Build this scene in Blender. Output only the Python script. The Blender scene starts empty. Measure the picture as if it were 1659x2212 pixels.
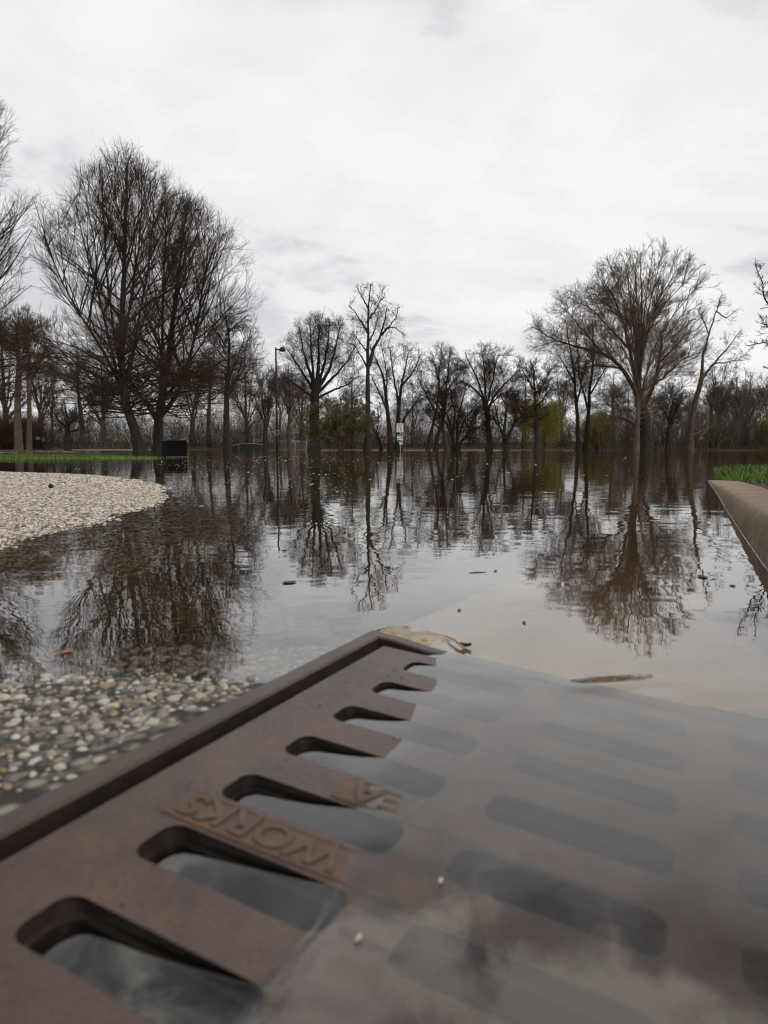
import bpy, math, random
import numpy as np
from mathutils import Vector

R = math.radians
scene = bpy.context.scene
COL = scene.collection

# ------------------------------------------------------------------ camera, sky, sun, exposure
CAM_H = 0.21
PITCH = math.atan((1106 - 968.5) / 1474)
cam = bpy.data.cameras.new("camera")
cam_ob = bpy.data.objects.new("camera", cam)
COL.objects.link(cam_ob)
cam_ob.location = (0, 0, CAM_H)
cam_ob.rotation_euler = (math.pi / 2 - PITCH, 0, 0)
cam.sensor_fit = 'VERTICAL'
cam.sensor_height = 36
cam.lens = 24
cam.clip_start = 0.02
cam.clip_end = 2000
cam.dof.use_dof = True
cam.dof.focus_distance = 5.0
cam.dof.aperture_fstop = 9.0
scene.camera = cam_ob
scene.cycles.filter_width = 1.15

scene.view_settings.view_transform = 'Standard'
scene.view_settings.look = 'None'
scene.view_settings.exposure = 0.0
scene.view_settings.gamma = 1.0

SUN_EL, SUN_AZ = R(48), R(125)          # azimuth clockwise from +Y
world = bpy.data.worlds.new("World")
scene.world = world
world.use_nodes = True
wt = world.node_tree
wt.nodes.clear()


def wn(kind, **kw):
    n = wt.nodes.new(kind)
    for k, v in kw.items():
        setattr(n, k, v)
    return n


def wmath(op, a, b=None, clamp=False):
    n = wn('ShaderNodeMath', operation=op, use_clamp=clamp)
    for i, s in enumerate((a, b)):
        if s is None:
            continue
        if isinstance(s, (int, float)):
            n.inputs[i].default_value = s
        else:
            wt.links.new(s, n.inputs[i])
    return n.outputs[0]


out = wn('ShaderNodeOutputWorld')
bg = wn('ShaderNodeBackground')
sky = wn('ShaderNodeTexSky', sky_type='NISHITA', sun_disc=False)
sky.sun_elevation = SUN_EL
sky.sun_rotation = SUN_AZ
tc = wn('ShaderNodeTexCoord')
sep = wn('ShaderNodeSeparateXYZ')
wt.links.new(tc.outputs['Generated'], sep.inputs[0])
zz = wmath('ADD', wmath('MAXIMUM', sep.outputs[2], 0.0), 0.22)
comb = wn('ShaderNodeCombineXYZ')
wt.links.new(wmath('DIVIDE', sep.outputs[0], zz), comb.inputs[0])
wt.links.new(wmath('DIVIDE', sep.outputs[1], zz), comb.inputs[1])
comb.inputs[2].default_value = 8.3


def wnoise(scale, detail, rough, dist):
    n = wn('ShaderNodeTexNoise')
    n.inputs['Scale'].default_value = scale
    n.inputs['Detail'].default_value = detail
    n.inputs['Roughness'].default_value = rough
    n.inputs['Distortion'].default_value = dist
    wt.links.new(comb.outputs[0], n.inputs['Vector'])
    return n.outputs['Fac']


big = wnoise(1.15, 3, 0.5, 0.15)
fine = wnoise(2.9, 9, 0.58, 0.2)
mixv = wmath('ADD', wmath('MULTIPLY', big, 0.52), wmath('MULTIPLY', fine, 0.48))
ramp = wn('ShaderNodeValToRGB')
wt.links.new(mixv, ramp.inputs[0])
e = ramp.color_ramp.elements
e[0].position, e[0].color = 0.41, (0.69, 0.695, 0.715, 1)
e[1].position, e[1].color = 0.60, (0.975, 0.97, 0.96, 1)
m_ = ramp.color_ramp.elements.new(0.49)
m_.color = (0.885, 0.885, 0.89, 1)
ramp.color_ramp.interpolation = 'EASE'
heavy = wn('ShaderNodeValToRGB')                     # thicker broken cloud overhead, out of view, contrast shaped for the water reflections
wt.links.new(mixv, heavy.inputs[0])
h_ = heavy.color_ramp.elements
h_[0].position, h_[0].color = 0.47, (0.20, 0.20, 0.21, 1)
h_[1].position, h_[1].color = 0.60, (1.75, 1.66, 1.52, 1)
q_ = h_.new(0.53)
q_.color = (0.5, 0.5, 0.52, 1)
heavy.color_ramp.interpolation = 'EASE'
over = wn('ShaderNodeMapRange', interpolation_type='SMOOTHSTEP')
over.inputs['From Min'].default_value = 0.50
over.inputs['From Max'].default_value = 0.60
wt.links.new(sep.outputs[2], over.inputs['Value'])
cloud = wn('ShaderNodeMix', data_type='RGBA')
wt.links.new(over.outputs[0], cloud.inputs['Factor'])
wt.links.new(ramp.outputs[0], cloud.inputs['A'])
wt.links.new(heavy.outputs[0], cloud.inputs['B'])
nsky = wn('ShaderNodeMix', data_type='RGBA', blend_type='MULTIPLY')
nsky.inputs['Factor'].default_value = 1
wt.links.new(sky.outputs[0], nsky.inputs['A'])
nsky.inputs['B'].default_value = (0.1, 0.1, 0.1, 1)
cover = wn('ShaderNodeMix', data_type='RGBA')
cover.inputs['Factor'].default_value = 0.95
wt.links.new(nsky.outputs['Result'], cover.inputs['A'])
wt.links.new(cloud.outputs['Result'], cover.inputs['B'])
wt.links.new(cover.outputs['Result'], bg.inputs[0])
bg.inputs[1].default_value = 1.0
wt.links.new(bg.outputs[0], out.inputs[0])

sun = bpy.data.lights.new("sun", 'SUN')
sun.energy = 1.5
sun.angle = R(14)
sun.color = (1.0, 0.93, 0.83)
sun_ob = bpy.data.objects.new("sun", sun)
COL.objects.link(sun_ob)
sd = Vector((math.sin(SUN_AZ) * math.cos(SUN_EL), math.cos(SUN_AZ) * math.cos(SUN_EL), math.sin(SUN_EL)))
sun_ob.rotation_euler = (-sd).to_track_quat('-Z', 'Y').to_euler()
sun_ob.location = sd * 100

# ------------------------------------------------------------------ helpers
CT, ST = math.cos(PITCH), math.sin(PITCH)
FPX = 1474.0


def on_plane(u, v, z=0.0):
    """point of the level plane z seen at photo coordinate (u, v) (1659 x 2212 scale)"""
    dx, dy = (u - 829.5) / FPX, (1106 - v) / FPX
    fw, up = CT + dy * ST, -ST + dy * CT
    k = (z - CAM_H) / up
    return (dx * k, fw * k, z)


def at_dist(u, v, d):
    dx, dy = (u - 829.5) / FPX, (1106 - v) / FPX
    fw, up = CT + dy * ST, -ST + dy * CT
    k = d / fw
    return np.array([dx * k, d, CAM_H + up * k])


def mesh_np(name, verts, faces, mat=None, smooth=False, parent=None, matidx=None):
    """faces: list of int arrays, each (n, k)"""
    me = bpy.data.meshes.new(name)
    verts = np.asarray(verts, dtype=np.float32).reshape(-1, 3)
    fl = [np.asarray(f, dtype=np.int32) for f in faces if len(f)]
    me.vertices.add(len(verts))
    me.vertices.foreach_set('co', verts.ravel())
    tot = np.concatenate([np.full(len(f), f.shape[1], np.int32) for f in fl])
    loops = np.concatenate([f.ravel() for f in fl])
    start = np.concatenate([[0], np.cumsum(tot)[:-1]]).astype(np.int32)
    me.loops.add(len(loops))
    me.loops.foreach_set('vertex_index', loops)
    me.polygons.add(len(tot))
    me.polygons.foreach_set('loop_start', start)
    me.polygons.foreach_set('loop_total', tot)
    if smooth:
        me.polygons.foreach_set('use_smooth', np.ones(len(tot), bool))
    if mat is not None:
        for m in (mat if isinstance(mat, (list, tuple)) else [mat]):
            me.materials.append(m)
    if matidx is not None:
        me.polygons.foreach_set('material_index', np.asarray(matidx, np.int32))
    me.update(calc_edges=True)
    ob = bpy.data.objects.new(name, me)
    COL.objects.link(ob)
    if parent is not None:
        ob.parent = parent
    return ob


class MB:
    """collects simple shapes into one mesh"""

    def __init__(self):
        self.v, self.f = [], []

    def add(self, v, f):
        o = len(self.v)
        self.v += [tuple(p) for p in v]
        self.f += [tuple(i + o for i in q) for q in f]
        return self

    def box(self, c, s, rz=0.0):
        cx, cy, cz = c
        a, b = math.cos(rz), math.sin(rz)
        v = []
        for z in (-1, 1):
            for x, y in ((-1, -1), (1, -1), (1, 1), (-1, 1)):
                px, py = x * s[0] / 2, y * s[1] / 2
                v.append((cx + px * a - py * b, cy + px * b + py * a, cz + z * s[2] / 2))
        return self.add(v, [(3, 2, 1, 0), (4, 5, 6, 7), (0, 1, 5, 4), (1, 2, 6, 5), (2, 3, 7, 6), (3, 0, 4, 7)])

    def tube(self, pts, rad, n=8):
        pts = [Vector(p) for p in pts]
        rs = rad if isinstance(rad, (list, tuple)) else [rad] * len(pts)
        v, f = [], []
        for i, p in enumerate(pts):
            t = (pts[min(i + 1, len(pts) - 1)] - pts[max(i - 1, 0)]).normalized()
            ref = Vector((0, 0, 1)) if abs(t.z) < 0.9 else Vector((1, 0, 0))
            a = t.cross(ref).normalized()
            b = t.cross(a)
            for k in range(n):
                w = 2 * math.pi * k / n
                v.append(p + (a * math.cos(w) + b * math.sin(w)) * rs[i])
        for i in range(len(pts) - 1):
            for k in range(n):
                f.append((i * n + k, i * n + (k + 1) % n, (i + 1) * n + (k + 1) % n, (i + 1) * n + k))
        f.append(tuple(range(n))[::-1])
        f.append(tuple(range((len(pts) - 1) * n, len(pts) * n)))
        return self.add(v, f)

    def lathe(self, c, prof, n=20):
        v, f = [], []
        for r, z in prof:
            for k in range(n):
                w = 2 * math.pi * k / n
                v.append((c[0] + r * math.cos(w), c[1] + r * math.sin(w), c[2] + z))
        for i in range(len(prof) - 1):
            for k in range(n):
                f.append((i * n + k, i * n + (k + 1) % n, (i + 1) * n + (k + 1) % n, (i + 1) * n + k))
        return self.add(v, f)

    def build(self, name, mat, parent=None, bevel=0.0, smooth=False):
        me = bpy.data.meshes.new(name)
        me.from_pydata(self.v, [], self.f)
        me.materials.append(mat)
        if smooth:
            me.polygons.foreach_set('use_smooth', [True] * len(me.polygons))
        me.update()
        ob = bpy.data.objects.new(name, me)
        COL.objects.link(ob)
        if parent is not None:
            ob.parent = parent
        if bevel:
            b = ob.modifiers.new('bevel', 'BEVEL')
            b.width = bevel
            b.segments = 2
            b.limit_method = 'ANGLE'
        return ob


def tag(o, label=None, cat=None, group=None, kind=None):
    if label:
        o['label'] = label
    if cat:
        o['category'] = cat
    if group:
        o['group'] = group
    if kind:
        o['kind'] = kind
    return o


def empty(name, loc=(0, 0, 0), rz=0.0):
    o = bpy.data.objects.new(name, None)
    o.empty_display_size = 0.2
    o.location = loc
    o.rotation_euler = (0, 0, rz)
    COL.objects.link(o)
    return o


def copy_tree(o, parent=None):
    c = o.copy()
    COL.objects.link(c)
    if parent is not None:
        c.parent = parent
    for ch in list(o.children):
        copy_tree(ch, c)
    return c


# ------------------------------------------------------------------ materials
class Mat:
    def __init__(self, name):
        self.m = bpy.data.materials.new(name)
        self.m.use_nodes = True
        self.t = self.m.node_tree
        self.b = self.t.nodes['Principled BSDF']
        self.o = self.t.nodes['Material Output']
        self._co = None

    def n(self, kind, **kw):
        n = self.t.nodes.new(kind)
        for k, v in kw.items():
            setattr(n, k, v)
        return n

    def l(self, a, b):
        self.t.links.new(a, b)

    def co(self):
        if self._co is None:
            self._co = self.n('ShaderNodeTexCoord').outputs['Object']
        return self._co

    def noise(self, scale, detail=4, rough=0.55, vec=None, dist=0.0):
        n = self.n('ShaderNodeTexNoise')
        n.inputs['Scale'].default_value = scale
        n.inputs['Detail'].default_value = detail
        n.inputs['Roughness'].default_value = rough
        n.inputs['Distortion'].default_value = dist
        self.l(vec or self.co(), n.inputs['Vector'])
        return n.outputs['Fac']

    def voro(self, scale, feature='F1', vec=None):
        n = self.n('ShaderNodeTexVoronoi', feature=feature)
        n.inputs['Scale'].default_value = scale
        self.l(vec or self.co(), n.inputs['Vector'])
        return n

    def scale(self, s):
        n = self.n('ShaderNodeMapping')
        n.inputs['Scale'].default_value = s
        self.l(self.co(), n.inputs[0])
        return n.outputs[0]

    def ramp(self, fac, stops):
        n = self.n('ShaderNodeValToRGB')
        el = n.color_ramp.elements
        while len(el) < len(stops):
            el.new(0.5)
        for q, (p, c) in zip(el, stops):
            q.position = p
            q.color = (*c, 1) if len(c) == 3 else c
        self.l(fac, n.inputs[0])
        return n.outputs[0]

    def math(self, op, a, b=None, clamp=False):
        n = self.n('ShaderNodeMath', operation=op, use_clamp=clamp)
        for i, s in enumerate((a, b)):
            if s is None:
                continue
            if isinstance(s, (int, float)):
                n.inputs[i].default_value = s
            else:
                self.l(s, n.inputs[i])
        return n.outputs[0]

    def mix(self, fac, a, b, blend='MIX'):
        n = self.n('ShaderNodeMix', data_type='RGBA', blend_type=blend)
        for nm, s in (('Factor', fac), ('A', a), ('B', b)):
            if isinstance(s, (int, float)):
                n.inputs[nm].default_value = s
            elif isinstance(s, tuple):
                n.inputs[nm].default_value = (*s, 1)
            else:
                self.l(s, n.inputs[nm])
        return n.outputs['Result']

    def attr(self, name, out='Fac'):
        n = self.n('ShaderNodeAttribute', attribute_name=name)
        return n.outputs[out]

    def bump(self, h, strength=1.0, dist=0.01, normal=None):
        n = self.n('ShaderNodeBump')
        n.inputs['Strength'].default_value = strength
        n.inputs['Distance'].default_value = dist
        self.l(h, n.inputs['Height'])
        if normal is not None:
            self.l(normal, n.inputs['Normal'])
        return n.outputs[0]

    def set(self, color=None, rough=None, normal=None, metal=None, spec=None):
        for nm, s in (('Base Color', color), ('Roughness', rough), ('Normal', normal), ('Metallic', metal), ('Specular IOR Level', spec)):
            if s is None:
                continue
            if isinstance(s, (int, float)):
                self.b.inputs[nm].default_value = s
            elif isinstance(s, tuple):
                self.b.inputs[nm].default_value = (*s, 1)
            else:
                self.l(s, self.b.inputs[nm])
        return self.m


def noisy(name, c1, c2, scale=8.0, rough=0.8, bump=0.0, bscale=40.0, metal=0.0, spec=0.3):
    M = Mat(name)
    col = M.ramp(M.noise(scale, 5), [(0.3, c1), (0.7, c2)])
    nrm = M.bump(M.noise(bscale, 4), 0.8, bump) if bump else None
    return M.set(col, rough, nrm, metal, spec)


def bark(name, c1, c2):
    M = Mat(name)
    v = M.scale((1.0, 1.0, 0.22))
    n1 = M.noise(9, 5, 0.6, v)
    col = M.ramp(n1, [(0.3, c1), (0.7, c2)])
    lich = M.noise(1.3, 3, 0.6)
    col = M.mix(M.ramp(lich, [(0.52, (0, 0, 0)), (0.75, (0.5, 0.5, 0.5))]), col, tuple(min(1, x * 1.5 + 0.01) for x in c2))
    return M.set(col, 0.9, M.bump(n1, 1.0, 0.04), 0, 0.15)


MT = {}
MT['bark_dark'] = bark('dark_bark', (0.022, 0.018, 0.015), (0.05, 0.041, 0.034))
MT['bark_brown'] = bark('brown_bark', (0.055, 0.038, 0.027), (0.11, 0.08, 0.058))
MT['bark_grey'] = bark('grey_bark', (0.065, 0.05, 0.038), (0.13, 0.104, 0.082))
MT['bark_pale'] = bark('pale_bark', (0.3, 0.25, 0.19), (0.5, 0.43, 0.34))
MT['twig_dark'] = noisy('dark_twig', (0.040, 0.026, 0.018), (0.078, 0.051, 0.037), 2, 0.9, spec=0.1)
MT['twig_brown'] = noisy('brown_twig', (0.075, 0.050, 0.034), (0.14, 0.096, 0.066), 2, 0.9, spec=0.1)
MT['twig_red'] = noisy('reddish_twig', (0.055, 0.032, 0.025), (0.11, 0.065, 0.05), 2, 0.9, spec=0.1)
MT['twig_grey'] = noisy('grey_twig', (0.09, 0.07, 0.054), (0.15, 0.12, 0.095), 2, 0.9, spec=0.1)
MT['willow'] = noisy('willow_leaf', (0.15, 0.14, 0.03), (0.28, 0.255, 0.06), 3, 0.8, spec=0.1)
MT['olive'] = noisy('olive_leaf', (0.092, 0.080, 0.038), (0.16, 0.14, 0.068), 2, 0.85, spec=0.1)
MT['thicket'] = noisy('thicket_twig', (0.068, 0.053, 0.043), (0.135, 0.108, 0.09), 0.25, 0.95, spec=0.05)
MT['red_thicket'] = noisy('red_thicket_twig', (0.05, 0.024, 0.019), (0.09, 0.045, 0.034), 0.5, 0.95, spec=0.05)
MT['black_metal'] = noisy('black_paint', (0.006, 0.006, 0.007), (0.014, 0.013, 0.013), 5, 0.45)
MT['black_box'] = noisy('black_plastic', (0.003, 0.003, 0.003), (0.006, 0.006, 0.006), 5, 0.8, spec=0.06)
MT['steel'] = noisy('galvanised_steel', (0.25, 0.25, 0.25), (0.38, 0.38, 0.37), 20, 0.5, metal=0.6)
MT['sign_white'] = noisy('sign_white', (0.66, 0.65, 0.63), (0.74, 0.73, 0.71), 4, 0.5)
MT['sign_black'] = noisy('sign_black', (0.01, 0.01, 0.01), (0.02, 0.02, 0.02), 4, 0.5)
MT['sign_blue'] = noisy('sign_blue', (0.03, 0.14, 0.42), (0.05, 0.2, 0.5), 6, 0.5)
MT['sign_sky'] = noisy('sign_pale_blue', (0.45, 0.56, 0.6), (0.55, 0.64, 0.66), 6, 0.5)
MT['sign_green'] = noisy('sign_green', (0.01, 0.16, 0.09), (0.015, 0.22, 0.12), 3, 0.5)
MT['sign_orange'] = noisy('sign_orange', (0.38, 0.1, 0.03), (0.5, 0.15, 0.05), 9, 0.5)
MT['sign_cream'] = noisy('sign_cream', (0.68, 0.62, 0.52), (0.76, 0.7, 0.6), 4, 0.5)
MT['sign_grey_text'] = noisy('sign_grey_text', (0.2, 0.22, 0.2), (0.25, 0.27, 0.25), 4, 0.5)
MT['blue_plastic'] = noisy('blue_plastic', (0.01, 0.07, 0.25), (0.02, 0.10, 0.32), 4, 0.45)
MT['dark_wood'] = noisy('dark_wood', (0.02, 0.014, 0.012), (0.045, 0.032, 0.027), 6, 0.8)
MT['pale_wood'] = noisy('pale_wood', (0.32, 0.27, 0.22), (0.48, 0.42, 0.36), 6, 0.8)
MT['leaf_brown'] = noisy('dead_leaf', (0.05, 0.028, 0.015), (0.12, 0.07, 0.04), 60, 0.7)
MT['leaf_orange'] = noisy('orange_leaf', (0.3, 0.11, 0.05), (0.45, 0.2, 0.1), 60, 0.7)
MT['leaf_pale'] = noisy('pale_leaf', (0.45, 0.38, 0.3), (0.65, 0.58, 0.48), 60, 0.7)
MT['stick'] = noisy('bare_stick', (0.25, 0.13, 0.06), (0.4, 0.24, 0.12), 60, 0.7)
MT['nut'] = noisy('dark_nut', (0.015, 0.01, 0.008), (0.035, 0.022, 0.016), 60, 0.7)
MT['fleck'] = noisy('pale_fleck', (0.55, 0.5, 0.44), (0.8, 0.76, 0.7), 5, 0.7)
MT['foam_highlight'] = noisy('foam_highlight', (0.55, 0.5, 0.44), (0.75, 0.71, 0.65), 60, 0.6)  # pale tone of the scum, also paints in the waterline highlight
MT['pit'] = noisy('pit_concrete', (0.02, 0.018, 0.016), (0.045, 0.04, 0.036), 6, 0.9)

# exposed aggregate road
M = Mat('road_base')
vo = M.voro(75)
d1 = M.ramp(vo.outputs['Distance'], [(0.25, (1, 1, 1)), (0.62, (0, 0, 0))])
cc = M.ramp(M.math('MULTIPLY', M.n('ShaderNodeSeparateColor').outputs[0], 1.0), [(0, (0, 0, 0)), (1, (1, 1, 1))])
sepc = M.n('ShaderNodeSeparateColor')
M.l(vo.outputs['Color'], sepc.inputs[0])
stone = M.ramp(sepc.outputs[0], [(0.0, (0.12, 0.095, 0.075)), (0.3, (0.3, 0.25, 0.19)), (0.6, (0.42, 0.36, 0.28)), (0.85, (0.5, 0.44, 0.36)), (1.0, (0.2, 0.18, 0.17))])
colr = M.mix(M.math('MULTIPLY', d1, 0.55), (0.020, 0.0165, 0.0135), stone)
MT['road'] = M.set(colr, 0.6, M.bump(M.math('SUBTRACT', 1.0, vo.outputs['Distance']), 0.6, 0.004), 0, 0.4)

M = Mat('pebble')
tint = M.attr('tint', 'Color')
n1 = M.noise(300, 3)
MT['pebble'] = M.set(M.mix(0.35, tint, M.ramp(n1, [(0.3, (0.35, 0.33, 0.3)), (0.7, (1, 1, 1))]), 'MULTIPLY'), 0.55, None, 0, 0.4)

# wet gutter concrete
M = Mat('gutter_concrete')
base = M.ramp(M.noise(9, 6, 0.6), [(0.3, (0.44, 0.305, 0.165)), (0.7, (0.60, 0.445, 0.265))])
blot = M.ramp(M.noise(70, 6, 0.72), [(0.50, (0, 0, 0)), (0.60, (0.9, 0.9, 0.9))])
wetn = M.ramp(M.noise(24, 4, 0.6), [(0.4, (0.0, 0.0, 0.0)), (0.6, (0.7, 0.7, 0.7))])
lump = M.attr('stain')
base = M.mix(M.math('MULTIPLY', wetn, lump), base, (0.16, 0.13, 0.095))
base = M.mix(M.math('MULTIPLY', lump, 0.5), base, (0.30, 0.255, 0.195))
base = M.mix(M.math('MULTIPLY', blot, lump), base, (0.05, 0.042, 0.034))
base = M.mix(M.ramp(M.noise(400, 2), [(0.45, (0, 0, 0)), (0.75, (0.45, 0.45, 0.45))]), base, (0.16, 0.12, 0.085))
MT['gutter'] = M.set(base, 0.38, M.bump(M.noise(140, 4), 0.5, 0.002), 0, 0.4)

# kerb concrete
M = Mat('kerb_concrete')
base = M.ramp(M.noise(7, 6, 0.65), [(0.3, (0.42, 0.325, 0.235)), (0.7, (0.62, 0.50, 0.375))])
speck = M.ramp(M.noise(120, 5, 0.75), [(0.5, (0, 0, 0)), (0.62, (1, 1, 1))])
grime = M.attr('stain')
gn = M.math('MULTIPLY', grime, M.ramp(M.noise(16, 6, 0.7), [(0.3, (0.25, 0.25, 0.25)), (0.62, (1, 1, 1))]))
base = M.mix(M.math('MULTIPLY', speck, 0.55), base, (0.13, 0.1, 0.075))
base = M.mix(M.math('MULTIPLY', gn, 0.62), base, (0.10, 0.075, 0.05))
MT['kerb'] = M.set(base, 0.9, M.bump(M.noise(70, 6, 0.8), 1.0, 0.022), 0, 0.15)

# soil and turf base
MT['soil'] = noisy('soil', (0.05, 0.035, 0.022), (0.11, 0.08, 0.05), 30, 0.95, 0.01, 60)
M = Mat('terrain')
tn = M.noise(0.08, 6, 0.65)
MT['terrain'] = M.set(M.ramp(tn, [(0.3, (0.07, 0.052, 0.038)), (0.55, (0.10, 0.075, 0.052)), (0.75, (0.07, 0.075, 0.03))]), 0.95, None, 0, 0.1)
MT['lawn'] = noisy('lawn', (0.05, 0.085, 0.014), (0.09, 0.14, 0.025), 1.2, 0.9)
MT['path'] = noisy('pale_path', (0.4, 0.36, 0.31), (0.52, 0.47, 0.41), 1.0, 0.9)
M = Mat('grass_blade')
tint = M.attr('tint', 'Color')
MT['grass'] = M.set(tint, 0.6, None, 0, 0.25)

# cast iron
M = Mat('cast_iron')
n1 = M.noise(14, 6, 0.6)
col = M.ramp(n1, [(0.3, (0.045, 0.026, 0.021)), (0.7, (0.105, 0.063, 0.053))])
gr = M.noise(170, 4, 0.7)
col = M.mix(M.ramp(gr, [(0.5, (0, 0, 0)), (0.68, (0.5, 0.5, 0.5))]), col, (0.035, 0.024, 0.021))
rust = M.ramp(M.noise(22, 7, 0.72), [(0.53, (0, 0, 0)), (0.68, (0.75, 0.75, 0.75))])
col = M.mix(rust, col, (0.135, 0.062, 0.032))
siltf = M.ramp(M.noise(7, 5, 0.6, dist=0.8), [(0.52, (0, 0, 0)), (0.7, (0.4, 0.4, 0.4))])
col = M.mix(siltf, col, (0.12, 0.088, 0.068))
pit = M.noise(420, 3, 0.6)
MT['iron'] = M.set(col, M.math('ADD', M.math('MULTIPLY', n1, 0.42), 0.08), M.bump(M.math('ADD', pit, M.math('MULTIPLY', gr, 1.5)), 0.8, 0.0009), 0.0, 0.5)
MT['slot_wall'] = noisy('painted_shade_iron', (0.012, 0.008, 0.006), (0.030, 0.019, 0.015), 30, 0.5, 0.001, 200)  # iron darkened to paint in the shade inside slots and frame groove
M = Mat('rusty_iron')
n1 = M.noise(60, 6, 0.65)
col = M.ramp(n1, [(0.3, (0.06, 0.04, 0.034)), (0.7, (0.13, 0.075, 0.052))])
MT['rust'] = M.set(col, 0.5, M.bump(M.noise(300, 3), 0.6, 0.0008), 0.0, 0.4)
M = Mat('lettering_panel_iron')
n1 = M.noise(45, 6, 0.65)
MT['panel'] = M.set(M.ramp(n1, [(0.30, (0.06, 0.037, 0.029)), (0.55, (0.115, 0.063, 0.042)), (0.75, (0.17, 0.078, 0.04))]), 0.5, M.bump(M.noise(300, 3), 0.6, 0.0008), 0.0, 0.4)
M = Mat('frame_iron')
n1 = M.noise(18, 6, 0.6)
col = M.ramp(n1, [(0.3, (0.036, 0.021, 0.016)), (0.7, (0.08, 0.050, 0.042))])
rust = M.ramp(M.noise(30, 6, 0.68), [(0.56, (0, 0, 0)), (0.72, (0.6, 0.6, 0.6))])
col = M.mix(rust, col, (0.09, 0.043, 0.022))
MT['frame_iron'] = M.set(col, 0.42, M.bump(M.noise(260, 4), 0.6, 0.001), 0.0, 0.5)

# flood water: reflective skin over silty water; 'depth' is the real depth, 'ruffle' the wind
M = Mat('flood_water')
for nd in list(M.t.nodes):
    if nd != M.o:
        M.t.nodes.remove(nd)
geo = M.n('ShaderNodeNewGeometry').outputs['Position']
ruf = M.attr('ruffle')


def wave(scale, amp, stretch=(1, 1, 1), detail=2):
    mp = M.n('ShaderNodeMapping')
    mp.inputs['Scale'].default_value = stretch
    M.l(geo, mp.inputs[0])
    n = M.n('ShaderNodeTexNoise')
    n.inputs['Scale'].default_value = scale
    n.inputs['Detail'].default_value = detail
    n.inputs['Roughness'].default_value = 0.5
    M.l(mp.outputs[0], n.inputs['Vector'])
    return M.math('MULTIPLY', n.outputs['Fac'], amp)


near_ = wave(11, 0.00050, (0.8, 1.0, 1), 2)
mid_ = wave(2.6, 0.0017, (0.7, 1.0, 1), 2)
rip_ = wave(30, 0.00004, (0.7, 1.0, 1), 1)
hgt = M.math('ADD', M.math('ADD', near_, mid_), rip_)
nb_ = M.bump(hgt, 1.0, 1.0)


def chop(scale, stretch):
    mp = M.n('ShaderNodeMapping')
    mp.inputs['Scale'].default_value = stretch
    M.l(geo, mp.inputs[0])
    n = M.n('ShaderNodeTexNoise')
    n.inputs['Scale'].default_value = scale
    n.inputs['Detail'].default_value = 3
    M.l(mp.outputs[0], n.inputs['Vector'])
    v = M.n('ShaderNodeVectorMath', operation='SUBTRACT')
    M.l(n.outputs['Color'], v.inputs[0])
    v.inputs[1].default_value = (0.5, 0.5, 0.5)
    w = M.n('ShaderNodeVectorMath', operation='MULTIPLY')
    M.l(v.outputs[0], w.inputs[0])
    w.inputs[1].default_value = (0.5, 1.0, 0.0)
    return w.outputs[0]


sc1 = M.n('ShaderNodeVectorMath', operation='SCALE')
M.l(chop(1.6, (0.5, 1.0, 1.0)), sc1.inputs[0])
M.l(M.math('MULTIPLY', ruf, 1.7), sc1.inputs['Scale'])
addv = M.n('ShaderNodeVectorMath', operation='ADD')
M.l(nb_, addv.inputs[0])
M.l(sc1.outputs[0], addv.inputs[1])
nn_ = M.n('ShaderNodeVectorMath', operation='NORMALIZE')
M.l(addv.outputs[0], nn_.inputs[0])
nrm = nn_.outputs[0]
fres = M.n('ShaderNodeFresnel')
fres.inputs['IOR'].default_value = 1.33
M.l(nrm, fres.inputs['Normal'])
gl = M.n('ShaderNodeBsdfGlossy')
gl.inputs['Roughness'].default_value = 0.0
M.l(nrm, gl.inputs['Normal'])
tr = M.n('ShaderNodeBsdfTransparent')
depth = M.attr('depth')
ex = M.math('POWER', 2.718, M.math('MULTIPLY', depth, -8.0))
tint = M.mix(M.math('POWER', 2.718, M.math('MULTIPLY', depth, -22.0)), (0.5, 0.4, 0.25), (1, 1, 1))
M.l(tint, tr.inputs['Color'])
silt = M.n('ShaderNodeBsdfDiffuse')
silt.inputs['Color'].default_value = (0.13, 0.083, 0.042, 1)
body = M.n('ShaderNodeMixShader')
M.l(M.math('SUBTRACT', 1.0, ex), body.inputs[0])
M.l(tr.outputs[0], body.inputs[1])
M.l(silt.outputs[0], body.inputs[2])
fin = M.n('ShaderNodeMixShader')
fr_ = fres.outputs[0]
refl = M.math('SUBTRACT', 1.0, M.math('POWER', 2.718, M.math('MULTIPLY', fr_, -2.8)))
M.l(refl, fin.inputs[0])
M.l(body.outputs[0], fin.inputs[1])
M.l(gl.outputs[0], fin.inputs[2])
M.l(fin.outputs[0], M.o.inputs['Surface'])
MT['water'] = M.m

# ------------------------------------------------------------------ ground shape
AN = R(25.5)
E1 = np.array([math.sin(AN), math.cos(AN)])      # along the grate frame, away from the camera
E2 = np.array([math.cos(AN), -math.sin(AN)])     # across it, towards the kerb
O = np.array([0.0, 0.692])                        # far left corner of the grate
GM = 0.085                                        # cross fall of the grate


def st_of(x, y):
    dx, dy = x - O[0], y - O[1]
    return dx * E1[0] + dy * E1[1], dx * E2[0] + dy * E2[1]


def xy_of(s, t):
    return O[0] + s * E1[0] + t * E2[0], O[1] + s * E1[1] + t * E2[1]


def grate_z(s, t):
    return GM * (0.070 - 0.205 * s - t)


def smooth(a, b, x):
    q = np.clip((x - a) / (b - a), 0, 1)
    return q * q * (3 - 2 * q)


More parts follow.
